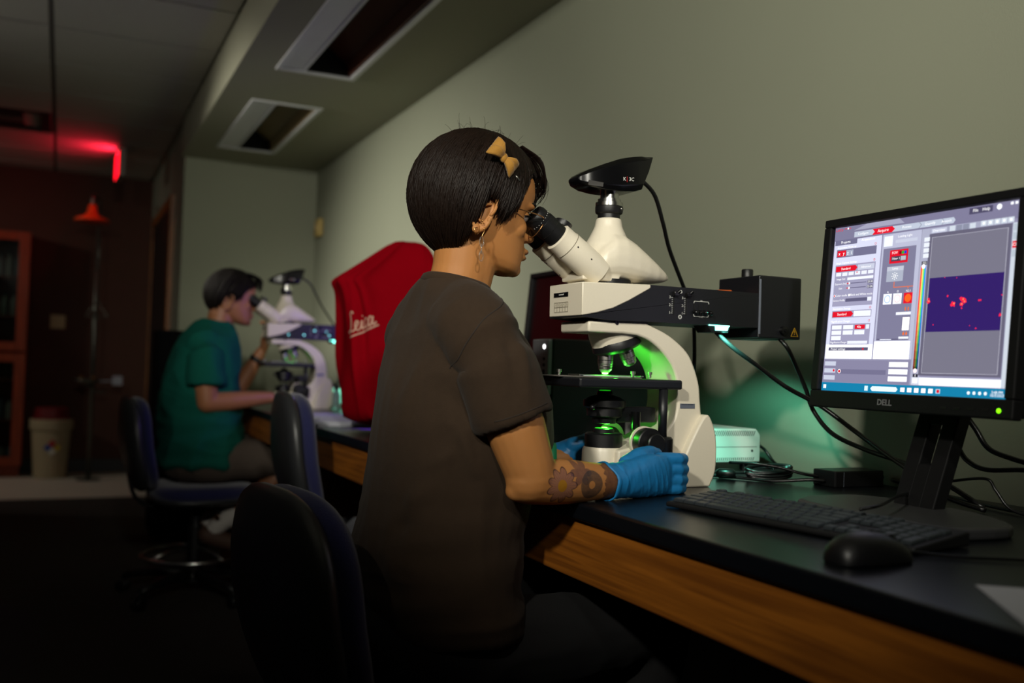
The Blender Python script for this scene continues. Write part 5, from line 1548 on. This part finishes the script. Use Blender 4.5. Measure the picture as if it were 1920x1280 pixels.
def woman():
    CY = 1.60
    root = empty('person', (0.60, CY, 0), 'person in dark brown T-shirt and blue gloves looking into the microscope', 'person')
    off = Vector((0.60, CY, 0))
    def shift(me):
        me.transform(Matrix.Translation(-off)); return me
    T = head_matrix((.68, CY, 1.30), 14)
    SK = skin_with_ink('woman_skin', 'b27843', dict(y=1.40 - CY, flower=(.733 - .60, .843), curl=(.793 - .60, .842), leaf=(.772 - .60, .862), band=(.833 - .60)))
    # body: head, neck, arms and a plain core inside the clothes
    b = MB()
    head_solid(b, T)
    b.limb([(.652, CY, 1.275), (.645, CY, 1.20), (.628, CY, 1.13)], [.052, .0515, .052], 24)
    b.limb([(.67, CY, 1.235), (.652, CY, 1.15)], [.045, .043], 20)
    b.limb([(.635, CY, 1.04), (.64, CY, .85), (.615, CY, .62)], [.075, .09, .10], 20)
    for s in (-1, 1):
        b.limb([(.618, CY + s * .05, 1.075), (.618, CY + s * .15, 1.065)], [.04, .04])
    # near arm: shoulder, elbow on the bench edge, wrist in the glove
    b.limb([(.620, 1.445, 1.065), (.645, 1.415, 1.00), (.669, 1.398, .93), (.690, 1.389, .868), (.694, 1.386, .852)], [.042, .048, .0490, .0425, .0400], 20)
    b.limb([(.688, 1.386, .848), (.730, 1.390, .845), (.775, 1.395, .844), (.82, 1.401, .8425), (.875, 1.411, .8425)], [.0375, .0375, .0360, .0315, .0265], 20)
    b.ell((.672, 1.388, .832), (.022, .020, .018))
    # far arm
    b.limb([(.620, 1.755, 1.065), (.66, 1.80, .97), (.705, 1.815, .875)], [.042, .047, .040], 18)
    b.limb([(.705, 1.815, .87), (.80, 1.785, .855), (.91, 1.742, .846), (.94, 1.73, .848)], [.040, .037, .027, .025], 18)
    me = fuse(b, .0032, 5)
    face_dents(me, T)
    for s in (-1, 1):
        add_to(me, ear_mesh(s, T))
    body = link('body', shift(me), SK, root, True)
    # eyes, lashes and brows
    W_ = mat('eye_white', '8a7e78', 0.25); I_ = mat('iris_dark', '1c120c', 0.2); LASH = mat('lash', '0c0807', 0.6)
    for s in (-1, 1):
        lidm = []
        for j in range(7):
            lat = math.radians(8 + j * 13)
            lidm.append([Vector((.0672, s * .031, .0195)) + Matrix.Rotation(math.radians(-8), 3, 'Y') @ Vector((.0128 * math.cos(lat) * math.cos(a), .0128 * math.cos(lat) * math.sin(a), .0128 * math.sin(lat))) for a in [2 * PI * i / 20 for i in range(20)]])
        MB().loft(lidm, cap=False).xf(T).xf(Matrix.Translation(-off)).build('eyelid', SK, root, True)
        e = MB().ell((.0672, s * .031, .0195), (.0115, .0115, .0115), 18, 12).xf(T).xf(Matrix.Translation(-off)).build('eye', W_, root, True)
        MB().ell((.0768, s * .031, .0180), (.0028, .0054, .0054), 14, 8).xf(T).xf(Matrix.Translation(-off)).build('iris', I_, e, True)
        lid = spline([(.0665, s * .0445, .0195), (.0745, s * .041, .0225), (.0815, s * .034, .0232), (.0830, s * .026, .0222), (.0775, s * .0185, .019)], 4)
        MB().tube([T @ p - off for p in lid], .0017, 6).build('upper_lash', LASH, e, True)
        brow = spline([(.068, s * .050, .041), (.080, s * .040, .0475), (.087, s * .028, .048), (.0895, s * .016, .045)], 4)
        MB().tube([T @ p - off for p in brow], [.0012 + .0012 * math.sin(i / 12 * PI) for i in range(13)], 6, flat=1.4).build('eyebrow', LASH, root, True)
    LIP = mat('lip', '8a4436', 0.4, var=0.1)
    MB().ell((.0985, 0, -.0352), (.0088, .019, .0045)).ell((.0975, 0, -.0462), (.0088, .0165, .0052)).xf(T).xf(Matrix.Translation(-off)).build('lips', LIP, root, True)

    # T-shirt
    s_ = MB()
    rows = [(1.176, .582, .694, .062), (1.166, .570, .700, .068), (1.156, .557, .706, .090), (1.140, .540, .712, .132), (1.112, .525, .735, .168), (1.07, .512, .765, .182), (1.02, .503, .792, .186), (.96, .495, .820, .184), (.90, .490, .822, .180), (.85, .487, .800, .178), (.80, .482, .778, .178), (.75, .472, .766, .184), (.70, .465, .762, .190), (.64, .464, .765, .196), (.585, .470, .772, .198)]
    rings = []
    # neck opening is turned inwards
    rings.append(oval(Vector((.638, CY, 1.150)), VX, VY, .048, .050))
    rings.append(oval(Vector((.637, CY, 1.174)), VX + VZ * -.2, VY, .052, .055))
    for z, xb, xf, hw in rows:
        h = (xf - xb) / 2
        a = math.sqrt(max((h * .72) ** 2, h * h - (.42 * hw) ** 2))
        tilt = -.2 if z > 1.16 else (-.12 if z > 1.15 else 0)
        rings.append(oval(Vector(((xb + xf) / 2, CY, z)), VX + VZ * tilt, VY, a, hw, e=.86))
    rings.append(oval(Vector((.62, CY, .585)), VX, VY, .10, .17))
    rings.append(oval(Vector((.62, CY, .63)), VX, VY, .09, .15))
    s_.loft(rings)
    for s in (-1, 1):
        s_.limb([(.628, CY + s * .055, 1.118), (.622, CY + s * .11, 1.102), (.620, CY + s * .155, 1.078)], [.060, .060, .060], 24)
    sleeve(s_, [(.606, 1.52, 1.098), (.612, 1.465, 1.088), (.624, 1.432, 1.065), (.638, 1.418, 1.03), (.653, 1.408, .985), (.668, 1.400, .942)], [.052, .058, .062, .063, .063, .0625])
    sleeve(s_, [(.625, 1.68, 1.09), (.640, 1.725, 1.078), (.652, 1.752, 1.055), (.664, 1.775, 1.02), (.675, 1.79, .985), (.683, 1.80, .945)], [.046, .050, .054, .057, .059, .060])
    sm = fuse(s_, .004, 9, .5)
    folds = [((.515, 1.48, .80), (.70, 1.45, .90), .016, .007), ((.50, 1.5, .76), (.64, 1.42, .80), .013, -.006), ((.49, 1.5, .70), (.68, 1.43, .66), .014, .006), ((.50, 1.48, .655), (.72, 1.45, .73), .016, -.006), ((.575, 1.455, .99), (.605, 1.415, .92), .014, -.005),
             ((.60, 1.40, 1.05), (.625, 1.36, .94), .009, .006), ((.655, 1.37, 1.06), (.665, 1.345, .95), .008, .006), ((.635, 1.37, 1.08), (.645, 1.35, .95), .010, -.005), ((.53, 1.50, 1.05), (.50, 1.52, .86), .014, .004), ((.55, 1.45, .98), (.53, 1.44, .83), .014, -.005), ((.585, 1.43, .93), (.62, 1.42, .83), .011, .006), ((.50, 1.56, 1.02), (.49, 1.57, .84), .014, .004), ((.52, 1.46, .86), (.60, 1.42, .90), .012, .005)]
    FL = [(Vector(a), Vector(b), w, d) for a, b, w, d in folds]
    def fn(p):
        f = 0
        for a, b_, w, d in FL:
            if abs(p.z - (a.z + b_.z) / 2) > .2: continue
            dist, t = seg_d(p, a, b_)
            f += d * math.exp(-(dist / w) ** 2) * math.sin(PI * min(1, t + .15))
        low = max(0, min(1, (.88 - p.z) / .2))
        f = f * 1.5 + .0060 * ridge(p, 4, 4, 22, 3) * low + .0022 * ridge(p, 16, 16, 7, 9) + .0055 * ridge(p, 9, 7, 3.2, 1) + .003 * ridge(p, 7, 6, 10, 4)
        return f
    crease(sm, fn)
    M_SHIRT = mat('brown_cotton', '382c22', 0.95, var=0.10, vscale=90, bump=0.35, bscale=650, sheen=0.05, spec=0.1)
    shirt = link('t_shirt', shift(sm), M_SHIRT, root, True)
    bv = BVHTree.FromObject(shirt, bpy.context.evaluated_depsgraph_get())
    def seam(name, pts, dirv, r=.0011):
        dv = Vector(dirv).normalized(); out = []
        for p in spline(pts, 8):
            hit = bv.ray_cast(p - off - dv * .25, dv)
            if hit[0] is not None:
                out.append(hit[0] - dv * .0002)
        if len(out) > 3:
            MB().tube(out, r, 6).build(name, mat('shirt_seam', '2c241f', 0.9), shirt, True)
    seam('shoulder_seam', [(.665, 1.40, 1.155), (.64, 1.40, 1.13), (.60, 1.40, 1.10), (.577, 1.40, 1.065), (.568, 1.40, 1.03)], (0, 1, -.15))
    seam('sleeve_hem', [(.612, 1.35, .944), (.64, 1.35, .955), (.67, 1.35, .966), (.70, 1.35, .975)], (0, 1, 0), .0008)
    # collar band
    cb_ = []
    for i in range(37):
        a = 2 * PI * i / 36
        cb_.append(Vector((.6375, CY, 1.173)) - off + (VX + VZ * -.2) * (.0575 * math.cos(a)) + VY * (.0605 * math.sin(a)))
    MB().tube(cb_, .0062, 10, cap=False, flat=1.6).build('collar', M_SHIRT, shirt, True)

    # trousers
    t_ = MB()
    t_.ell((.585, CY, .555), (.135, .185, .10), 24, 14)
    for s in (-1, 1):
        t_.limb([(.60, CY + s * .095, .545), (.80, CY + s * .105, .555), (1.02, CY + s * .10, .56)], [.088, .078, .062], 20)
        t_.limb([(1.02, CY + s * .10, .56), (.98, CY + s * .10, .38), (.92, CY + s * .10, .235)], [.062, .055, .042], 18)
    tm = fuse(t_, .006, 4)
    crease(tm, lambda p: .004 * ridge(p, 10, 10, 18, 5))
    M_PANTS = mat('black_trousers', '0e0d0f', 0.9, var=0.15, vscale=80, bump=0.3, bscale=500)
    link('trousers', shift(tm), M_PANTS, root, True)
    for s in (-1, 1):
        sh_ = MB().limb([(.915, CY + s * .10, .235), (.93, CY + s * .10, .20), (1.02, CY + s * .10, .195)], [.042, .04, .034], 14).ell((.90, CY + s * .10, .20), (.04, .038, .03))
        link('shoe', shift(fuse(sh_, .006, 3)), mat('dark_shoe', '1a1816', 0.6), root, True)

    # hair: chin-length bob, ear showing, clipped back at the temple
    def hem(phi):
        a = math.degrees(abs(math.atan2(math.sin(phi), math.cos(phi))))
        nearside = math.sin(phi) < 0
        K = [(0, .098), (18, .104), (42, .098), (52, .088), (60, .052), (66, .016), (72, -.010), (77, -.018), (81, -.006), (85, .012), (92, .020), (96, .010), (99, -.045), (103, -.064), (110, -.074), (120, -.080), (180, -.084)]
        if not nearside:
            K = [(0, .062), (20, .050), (40, .052), (52, .045), (60, .030), (66, .010), (72, -.006), (77, -.012), (84, -.01), (92, -.02), (104, -.04), (116, -.070), (128, -.080), (180, -.083)]
        for (a0, h0), (a1, h1) in zip(K, K[1:]):
            if a <= a1:
                t = (a - a0) / (a1 - a0)
                return h0 + (h1 - h0) * t
        return -.083
    M_HAIR = hair_mat('dark_brown_hair', '170e09', 0.5)
    q = hair_mesh(T, (-.020, 0, .030), (.1245, .098, .123), hem, .4, 4600, 4, width=.0022, wisps=45, jitter=.008)
    # fringe swept to the far side, hanging past the brow
    rnd = random.Random(3)
    for k in range(70):
        y0 = rnd.uniform(-.045, .03)
        y1 = y0 + rnd.uniform(.015, .06)
        w_ = rnd.uniform(.0010, .0028)
        x1 = .1045 - y1 * y1 * 6 + rnd.uniform(-.006, .003)
        z1 = rnd.uniform(.050, .085)
        pts = spline([(.035, y0 * .5, .148), (.070, y0 * .8, .134), (.094 - y0 * y0 * 5, y0 * 1.0 + .004, .112), (x1 + .003, (y0 + y1) / 2 + .006, (z1 + .105) / 2), (x1, y1, z1)], 3)
        q.tube([T @ p for p in pts], [w_ * (1 - .75 * (i / (len(pts) - 1)) ** 2) for i in range(len(pts))], 5, flat=.5)
    # side lock in front of the ear
    for k in range(60):
        x0 = rnd.uniform(-.014, .034); z1 = -.022 + abs(x0 - .010) * 1.5 + rnd.uniform(0, .016)
        for s in (-1,):
            pts = spline([(x0 - .006, s * .085, .070), (x0 - .001, s * .0865, .040), (x0 + .002, s * .0825, .012), (x0 + .002 + rnd.uniform(-.003, .003), s * .0785, z1)], 3)
            w_ = rnd.uniform(.0015, .0030)
            q.tube([T @ p for p in pts], [w_ * (1 - .8 * (i / (len(pts) - 1)) ** 2) for i in range(len(pts))], 5, flat=.5)
    q.xf(Matrix.Translation(-off))
    q.build('hair', M_HAIR, root, True)

    # yellow bow clip
    M_BOW = mat('mustard_bow', '9a6c1c', 0.8, var=0.12, vscale=60, bump=0.3, bscale=400, sheen=0.2)
    bow = MB()
    kn = Vector((.676, 1.504, 1.388))
    ax_ = Vector((.72, .10, -.64)).normalized()
    out_ = Vector((.15, -.93, .22)).normalized()
    sd = ax_.cross(out_).normalized()
    for s, L, wd in ((-1, .031, .024), (1, .031, .020)):
        for up, lo in ((.62, 0), (-.62, .4)):
            rings = []
            for t, wf, th in ((.02, .25, .003), (.25, .55, .0065), (.55, .85, .0085), (.85, 1.0, .006), (1.0, .92, .0025)):
                c = kn + ax_ * (s * L * t) + sd * (wd * up * t * .75) + out_ * (.004 + .006 * math.sin(t * PI))
                ring = []
                for i in range(14):
                    a = 2 * PI * i / 14
                    ring.append(c + sd * (wd * .52 * wf * math.cos(a)) + out_ * (th * math.sin(a) * (1 + .35 * math.cos(3 * a))))
                rings.append(ring)
            bow.loft(rings)
    bow.ell(kn + out_ * .006, (.0075, .006, .009), 14, 8)
    bow.xf(Matrix.Translation(-off))
    bo = bow.build('hair_bow', M_BOW, root, True)
    MB().tube([kn + ax_ * .038 + out_ * .001 - off, kn + ax_ * .050 - out_ * .0 - off], .0022, 6).build('clip', M_STEEL, bo, True)

    # glasses
    M_GOLD = mat('gold_wire', 'c08a58', 0.25, metal=0.9)
    g = MB()
    for s in (-1, 1):
        cc = Vector((.100, s * .033, .010))
        rim = [T @ (cc + Vector((.004 * -abs(math.cos(a)) * .5 + .006 * math.sin(a), .024 * math.cos(a), .021 * math.sin(a)))) - off for a in [2 * PI * i / 28 for i in range(29)]]
        g.tube(rim, .0009, 6, cap=False)
        tmp = [(.100, s * .056, .022), (.088, s * .068, .023), (.06, s * .0755, .020), (.02, s * .078, .016), (-.018, s * .080, .010)]
        g.tube([T @ Vector(p) - off for p in spline(tmp, 4)], .0012, 6)
    g.tube([T @ Vector(p) - off for p in spline([(.102, -.010, .016), (.108, 0, .019), (.102, .010, .016)], 4)], .0010, 6)
    gl = g.build('glasses', M_GOLD, root, True)
    for s in (-1, 1):
        cc = Vector((.100, s * .033, .010))
        MB().add([T @ (cc + Vector((-.002 + .006 * math.sin(a), .0236 * math.cos(a), .0206 * math.sin(a)))) - off for a in [2 * PI * i / 28 for i in range(28)]], [list(range(28))]).build('lens', glass('spectacle_lens', 'f4f4f2'), gl)

    # ear jewellery on the near ear
    M_GLD = mat('gold_stud', 'd8a060', 0.2, metal=1.0)
    lobe = T @ Vector((-.028, -.0845, -.043)) - off
    je = MB().ell(lobe + Vector((.004, -.003, .014)), (.0019, .0019, .0019), 10, 6).ell(lobe + Vector((.006, -.003, .010)), (.0017, .0017, .0017), 10, 6)
    je.tube([lobe + Vector((.0045 * math.cos(a) - .006, -.003, .006 * math.sin(a) - .004)) for a in [PI * .35 + 1.5 * PI * i / 14 for i in range(15)]], .0008, 6)
    hook = spline([lobe + Vector(p) for p in ((.008, -.002, .004), (.0085, -.004, -.003), (.005, -.004, -.010), (.004, -.004, -.014))], 4)
    je.tube(hook, .0007, 6)
    jo = je.build('ear_studs', M_GLD, root, True)
    M_CLEAR = mat('clear_bead', 'cfd6d4', 0.08, trans=0.9, alpha=0.6)
    for k in range(3):
        c = lobe + Vector((.004, -.004, -.022 - k * .0125))
        MB().tube([c + Vector((.0042 * math.cos(a) * (1 if k % 2 == 0 else .4), .0042 * math.cos(a) * (.3 if k % 2 == 0 else .9), .0085 * math.sin(a))) for a in [2 * PI * i / 16 for i in range(17)]], .0010, 6, cap=False).build('earring_link', M_CLEAR, jo, True)

    # gloves
    M_GLOVE = mat('blue_nitrile', '1c78b4', 0.42, var=0.08, vscale=25, bump=0.25, bscale=90)
    h = MB()
    # near hand lies on its edge: thumb side up, back of the hand to the camera, fingers curl away round the knob
    h.loft([oval(Vector(c), Vector((0, 1, 0)) if False else Vector((-.18, .98, 0)), VZ, a, b_, 28, .85) for c, a, b_ in (((.858, 1.408, .8415), .0300, .0300), ((.875, 1.411, .8420), .0285, .0295), ((.895, 1.415, .8435), .0275, .0315), ((.920, 1.421, .8455), .0255, .0355), ((.950, 1.430, .8470), .0235, .0375), ((.978, 1.440, .8465), .0205, .0365), ((1.000, 1.449, .8450), .0150, .0320))])
    fz = [(.8745, .0105, 1.0), (.8560, .0110, 1.06), (.8375, .0108, 1.03), (.8215, .0098, .90)]
    for z, rr, L in fz:
        y0 = 1.437
        pts = [(.975, y0 + .004, z), (1.010 * 1 + .006 * L, y0 + .006, z - .001), (1.022 + .016 * L, y0 + .022, z - .003), (1.020 + .012 * L, y0 + .048 * L, z - .005), (1.000 + .004 * L, y0 + .060 * L, z - .006)]
        h.limb(pts, [rr * 1.12, rr * 1.1, rr * 1.05, rr * .95, rr * .85], 14)
    h.limb([(.905, 1.435, .865), (.940, 1.452, .880), (.972, 1.468, .884), (.995, 1.480, .880)], [.017, .0145, .0120, .0105], 14)
    h.ell((.935, 1.436, .868), (.034, .016, .014))
    gm = fuse(h, .0026, 2)
    def wr(p):
        f = .0006 * ridge(p, 60, 60, 30, 2)
        if p.x < .905:
            f += .0010 * ridge(p, 70, 30, 25, 8) * max(0, min(1, (.915 - p.x) / .02))
        for x0 in (.905, .925, .945, .962, .976):
            xl = x0 + (p.z - .845) * -.25
            f += .0016 * math.exp(-((p.x - xl) / .0016) ** 2) * max(0, min(1, (.872 - p.z) / .03)) * (.4 + .6 * abs(math.sin(x0 * 517)))
        return f
    crease(gm, wr)
    go = link('glove', shift(gm), M_GLOVE, root, True)
    cu_ = []
    for rr, x in ((.0330, .846), (.0345, .842), (.0335, .838), (.031, .842), (.0300, .862)):
        cu_.append([Vector((x, 1.405, .8415)) + Vector((-.18, .98, 0)) * (rr * math.cos(a)) + VZ * (rr * math.sin(a)) + VX * (.004 * math.sin(a * 2 + 1) + .002 * math.sin(a * 5)) - off for a in [2 * PI * i / 32 for i in range(32)]])
    MB().loft(cu_, cap=False).build('cuff', M_GLOVE, go, True)
    h = MB()
    h.limb([(.905, 1.748, .858), (.935, 1.735, .863)], [.0285, .029], 18)
    h.loft([oval(Vector(c), Vector((.35, .94, 0)), VZ, a, b_, 24, .85) for c, a, b_ in (((.925, 1.738, .862), .024, .030), ((.95, 1.728, .868), .022, .035), ((.978, 1.716, .875), .019, .036), ((1.0, 1.708, .877), .014, .030))])
    for k, z in enumerate((.903, .886, .869, .853)):
        h.limb([(.975, 1.722, z - .004), (1.012, 1.716, z), (1.030, 1.706, z), (1.034, 1.690, z - .002)], [.0115, .0110, .0105, .0092], 12)
    h.limb([(.94, 1.72, .885), (.972, 1.700, .898), (.998, 1.690, .898)], [.016, .013, .0105], 12)
    h.xf(Matrix.Translation((.010, 0, -.011)))
    gm = fuse(h, .003, 2)
    crease(gm, lambda p: .0009 * ridge(p, 50, 50, 40, 4))
    link('glove', shift(gm), M_GLOVE, root, True)
    # wrist watch with a green strap on the far wrist
    wd = Vector((.905 - .80, 1.742 - 1.785, 0)).normalized()
    M_STRAP = mat('green_strap', '1f8a5a', 0.5)
    c = Vector((.914, 1.741, .8465)) - off
    x, y = frame_of(wd)
    st = MB()
    for k in range(24):
        pass
    st.loft([[c + wd * dx + (x * math.cos(a) + y * math.sin(a)) * r for a in [2 * PI * i / 28 for i in range(28)]] for dx, r in ((-.009, .0292), (-.009, .0322), (.009, .0318), (.009, .0288))], cap=False).build('watch_strap', M_STRAP, root, True)
    for k in range(5):
        a = math.radians(190 + k * 26)
        pos = c + (x * math.cos(a) + y * math.sin(a)) * .0320
        MB().ell(pos, (.0016, .0016, .0016), 8, 6).build('strap_hole', M_BLACK, root, True)
woman()

# ---------------------------------------------------------------- person in green at the far microscope
def man():
    CY = 4.40
    root = empty('person', (0.55, CY, 0), 'seated person in green T-shirt and shorts at the distant microscope', 'person')
    off = Vector((0.55, CY, 0))
    def shift(me):
        me.transform(Matrix.Translation(-off)); return me
    T = head_matrix((.684, CY, 1.278), 12)
    SK = mat('man_skin', 'a06a48', 0.5, var=0.08, vscale=20, sss=0.1)
    b = MB()
    head_solid(b, T, 1.05)
    b.limb([(.645, CY, 1.25), (.63, CY, 1.17), (.60, CY, 1.10)], [.056, .057, .066], 20)
    b.limb([(.58, CY, 1.0), (.565, CY, .80), (.56, CY, .60)], [.08, .09, .10], 18)
    # near arm rests along the bench edge
    b.limb([(.58, CY, 1.04), (.562, CY - .16, 1.04)], [.045, .042])
    b.limb([(.560, 4.235, 1.03), (.556, 4.20, .95), (.565, 4.195, .845)], [.042, .050, .043], 16)
    b.limb([(.565, 4.195, .838), (.66, 4.215, .845), (.76, 4.24, .855), (.84, 4.262, .862)], [.042, .041, .034, .026], 16)
    # near hand relaxed on the bench edge
    b.ell((.875, 4.272, .858), (.045, .036, .018))
    for k in range(4):
        y = 4.248 + k * .017
        b.limb([(.90, y, .860), (.935, y + .004, .862), (.955, y + .006, .848), (.962, y + .006, .832)], [.0098, .0095, .009, .008], 8)
    b.limb([(.86, 4.245, .856), (.90, 4.226, .848), (.925, 4.222, .838)], [.013, .011, .009], 8)
    # far arm raised, hand at the eyepiece tube
    b.limb([(.58, CY, 1.04), (.575, CY + .16, 1.04)], [.045, .042])
    b.limb([(.585, 4.565, 1.03), (.66, 4.60, .95), (.745, 4.60, .865)], [.042, .048, .040], 16)
    b.limb([(.745, 4.60, .862), (.80, 4.585, .965), (.848, 4.56, 1.06)], [.040, .037, .026], 16)
    b.ell((.862, 4.545, 1.105), (.022, .034, .046))
    for k in range(4):
        y = 4.520 + k * .017
        b.limb([(.865, y, 1.135), (.872, y - .002, 1.172), (.862, y - .004, 1.195 - .004 * abs(k - 1.5)), (.845, y - .006, 1.202)], [.0098, .0095, .009, .008], 8)
    b.limb([(.858, 4.520, 1.09), (.848, 4.500, 1.125), (.845, 4.494, 1.15)], [.013, .0115, .0095], 8)
    # legs
    for s in (-1, 1):
        b.limb([(.60, CY + s * .10, .58), (.94, CY + s * .12, .585)], [.075, .058], 16)
        b.limb([(.94, CY + s * .12, .585), (.82, CY + s * .11, .41), (.655, CY + s * .10, .32)], [.058, .053, .036], 16)
    me = fuse(b, .005, 3)
    face_dents(me, T)
    for s in (-1, 1):
        add_to(me, ear_mesh(s, T))
    link('body', shift(me), SK, root, True)
    for s in (-1, 1):
        e = MB().ell((.0700, s * .031, .0195), (.0115, .0115, .0115), 14, 10).xf(T).xf(Matrix.Translation(-off)).build('eye', mat('eye_white', 'b0a49c', 0.25), root, True)
        MB().ell((.0795, s * .031, .0185), (.0028, .0052, .0052), 10, 6).xf(T).xf(Matrix.Translation(-off)).build('iris', mat('iris_dark', '1c120c', 0.2), e, True)
        brow = spline([(.068, s * .050, .040), (.080, s * .040, .046), (.087, s * .028, .047), (.0895, s * .016, .044)], 3)
        MB().tube([T @ p - off for p in brow], .0022, 6).build('eyebrow', mat('lash', '0c0807', 0.6), root, True)
    # shirt
    s_ = MB()
    rows = [(1.182, .555, .685, .070), (1.165, .53, .695, .085), (1.145, .505, .70, .125), (1.115, .480, .705, .172), (1.07, .455, .715, .196), (1.00, .432, .722, .200), (.93, .418, .726, .196), (.86, .408, .728, .192), (.78, .402, .728, .190), (.70, .402, .735, .195), (.62, .405, .745, .200), (.565, .412, .75, .200)]
    rings = [oval(Vector((.625, CY, 1.14)), VX, VY, .05, .052), oval(Vector((.620, CY, 1.178)), VX + VZ * -.15, VY, .058, .060)]
    for z, xb, xf, hw in rows:
        h = (xf - xb) / 2
        a = math.sqrt(max((h * .75) ** 2, h * h - (.16 * hw) ** 2))
        rings.append(oval(Vector(((xb + xf) / 2, CY, z)), VX + VZ * (-.12 if z > 1.15 else 0), VY, a, hw, e=.86))
    rings += [oval(Vector((.58, CY, .565)), VX, VY, .11, .17), oval(Vector((.58, CY, .61)), VX, VY, .10, .15)]
    s_.loft(rings)
    sleeve(s_, [(.555, 4.30, 1.085), (.553, 4.245, 1.08), (.552, 4.215, 1.04), (.552, 4.205, .98), (.556, 4.20, .915)], [.055, .064, .070, .072, .072])
    sleeve(s_, [(.555, 4.50, 1.085), (.56, 4.555, 1.08), (.585, 4.585, 1.04), (.63, 4.595, .985), (.665, 4.598, .945)], [.055, .064, .068, .068, .068])
    sm = fuse(s_, .006, 3)
    crease(sm, lambda p: .014 * ridge(p, 7, 7, 5, 2) + .010 * ridge(p, 5, 5, 16, 6) * max(0, min(1, (1.0 - p.z) / .2)))
    link('t_shirt', shift(sm), mat('green_cotton', '12564a', 0.95, var=0.1, vscale=60, bump=0.3, bscale=500, spec=0.1), root, True)
    # shorts
    t_ = MB()
    t_.ell((.545, CY, .575), (.14, .185, .10), 20, 12)
    for s in (-1, 1):
        t_.limb([(.57, CY + s * .10, .58), (.76, CY + s * .112, .592), (.90, CY + s * .12, .592)], [.094, .086, .078], 18)
    tm = fuse(t_, .008, 3)
    crease(tm, lambda p: .006 * ridge(p, 9, 9, 9, 5))
    link('shorts', shift(tm), mat('grey_brown_shorts', '4b4038', 0.9, var=0.12, vscale=40), root, True)
    for s in (-1, 1):
        k = MB().limb([(.715, CY + s * .105, .352), (.665, CY + s * .10, .322), (.625, CY + s * .10, .285)], [.044, .040, .036], 14)
        link('sock', shift(fuse(k, .006, 2)), mat('white_sock', 'b8b2ac', 0.9), root, True)
        k = MB().limb([(.600, CY + s * .10, .268), (.645, CY + s * .10, .250), (.73, CY + s * .105, .222)], [.038, .040, .033], 14)
        link('shoe', shift(fuse(k, .006, 2)), mat('brown_shoe', '4a3326', 0.7), root, True)
    # short hair
    def hem(phi):
        a = math.degrees(abs(math.atan2(math.sin(phi), math.cos(phi))))
        K = [(0, .092), (30, .086), (52, .072), (66, .040), (74, .006), (82, -.006), (90, .012), (100, .004), (112, -.028), (128, -.050), (180, -.056)]
        for (a0, h0), (a1, h1) in zip(K, K[1:]):
            if a <= a1:
                return h0 + (h1 - h0) * (a - a0) / (a1 - a0)
        return -.056
    q = hair_mesh(T, (-.016, 0, .030), (.116, .090, .117), hem, .6, 700, 8, width=.0065, wisps=20)
    rnd = random.Random(5)
    for k in range(60):
        y0 = rnd.uniform(-.055, .055)
        pts = spline([(.03, y0 * .6, .142), (.07, y0 * .9, .135), (.104 - y0 * y0 * 6, y0, .115 + rnd.uniform(-.01, .012)), (.110 - y0 * y0 * 7, y0 * 1.05, .088 + rnd.uniform(-.012, .012))], 3)
        q.tube([T @ p for p in pts], [.0035 * (1 - .7 * i / (len(pts) - 1)) for i in range(len(pts))], 5, flat=.6)
    q.xf(Matrix.Translation(-off))
    q.build('hair', hair_mat('man_hair', '0f0906', 0.7), root, True)
    # dark watch on the raised wrist
    c = Vector((.832, 4.568, 1.028)) - off
    wd = Vector((.048, -.025, .095)).normalized()
    x, y = frame_of(wd)
    MB().loft([[c + wd * dx + (x * math.cos(a) + y * math.sin(a)) * r for a in [2 * PI * i / 24 for i in range(24)]] for dx, r in ((-.011, .030), (-.011, .034), (.011, .033), (.011, .029))], cap=False).build('wrist_watch', M_BLACK, root, True)
man()
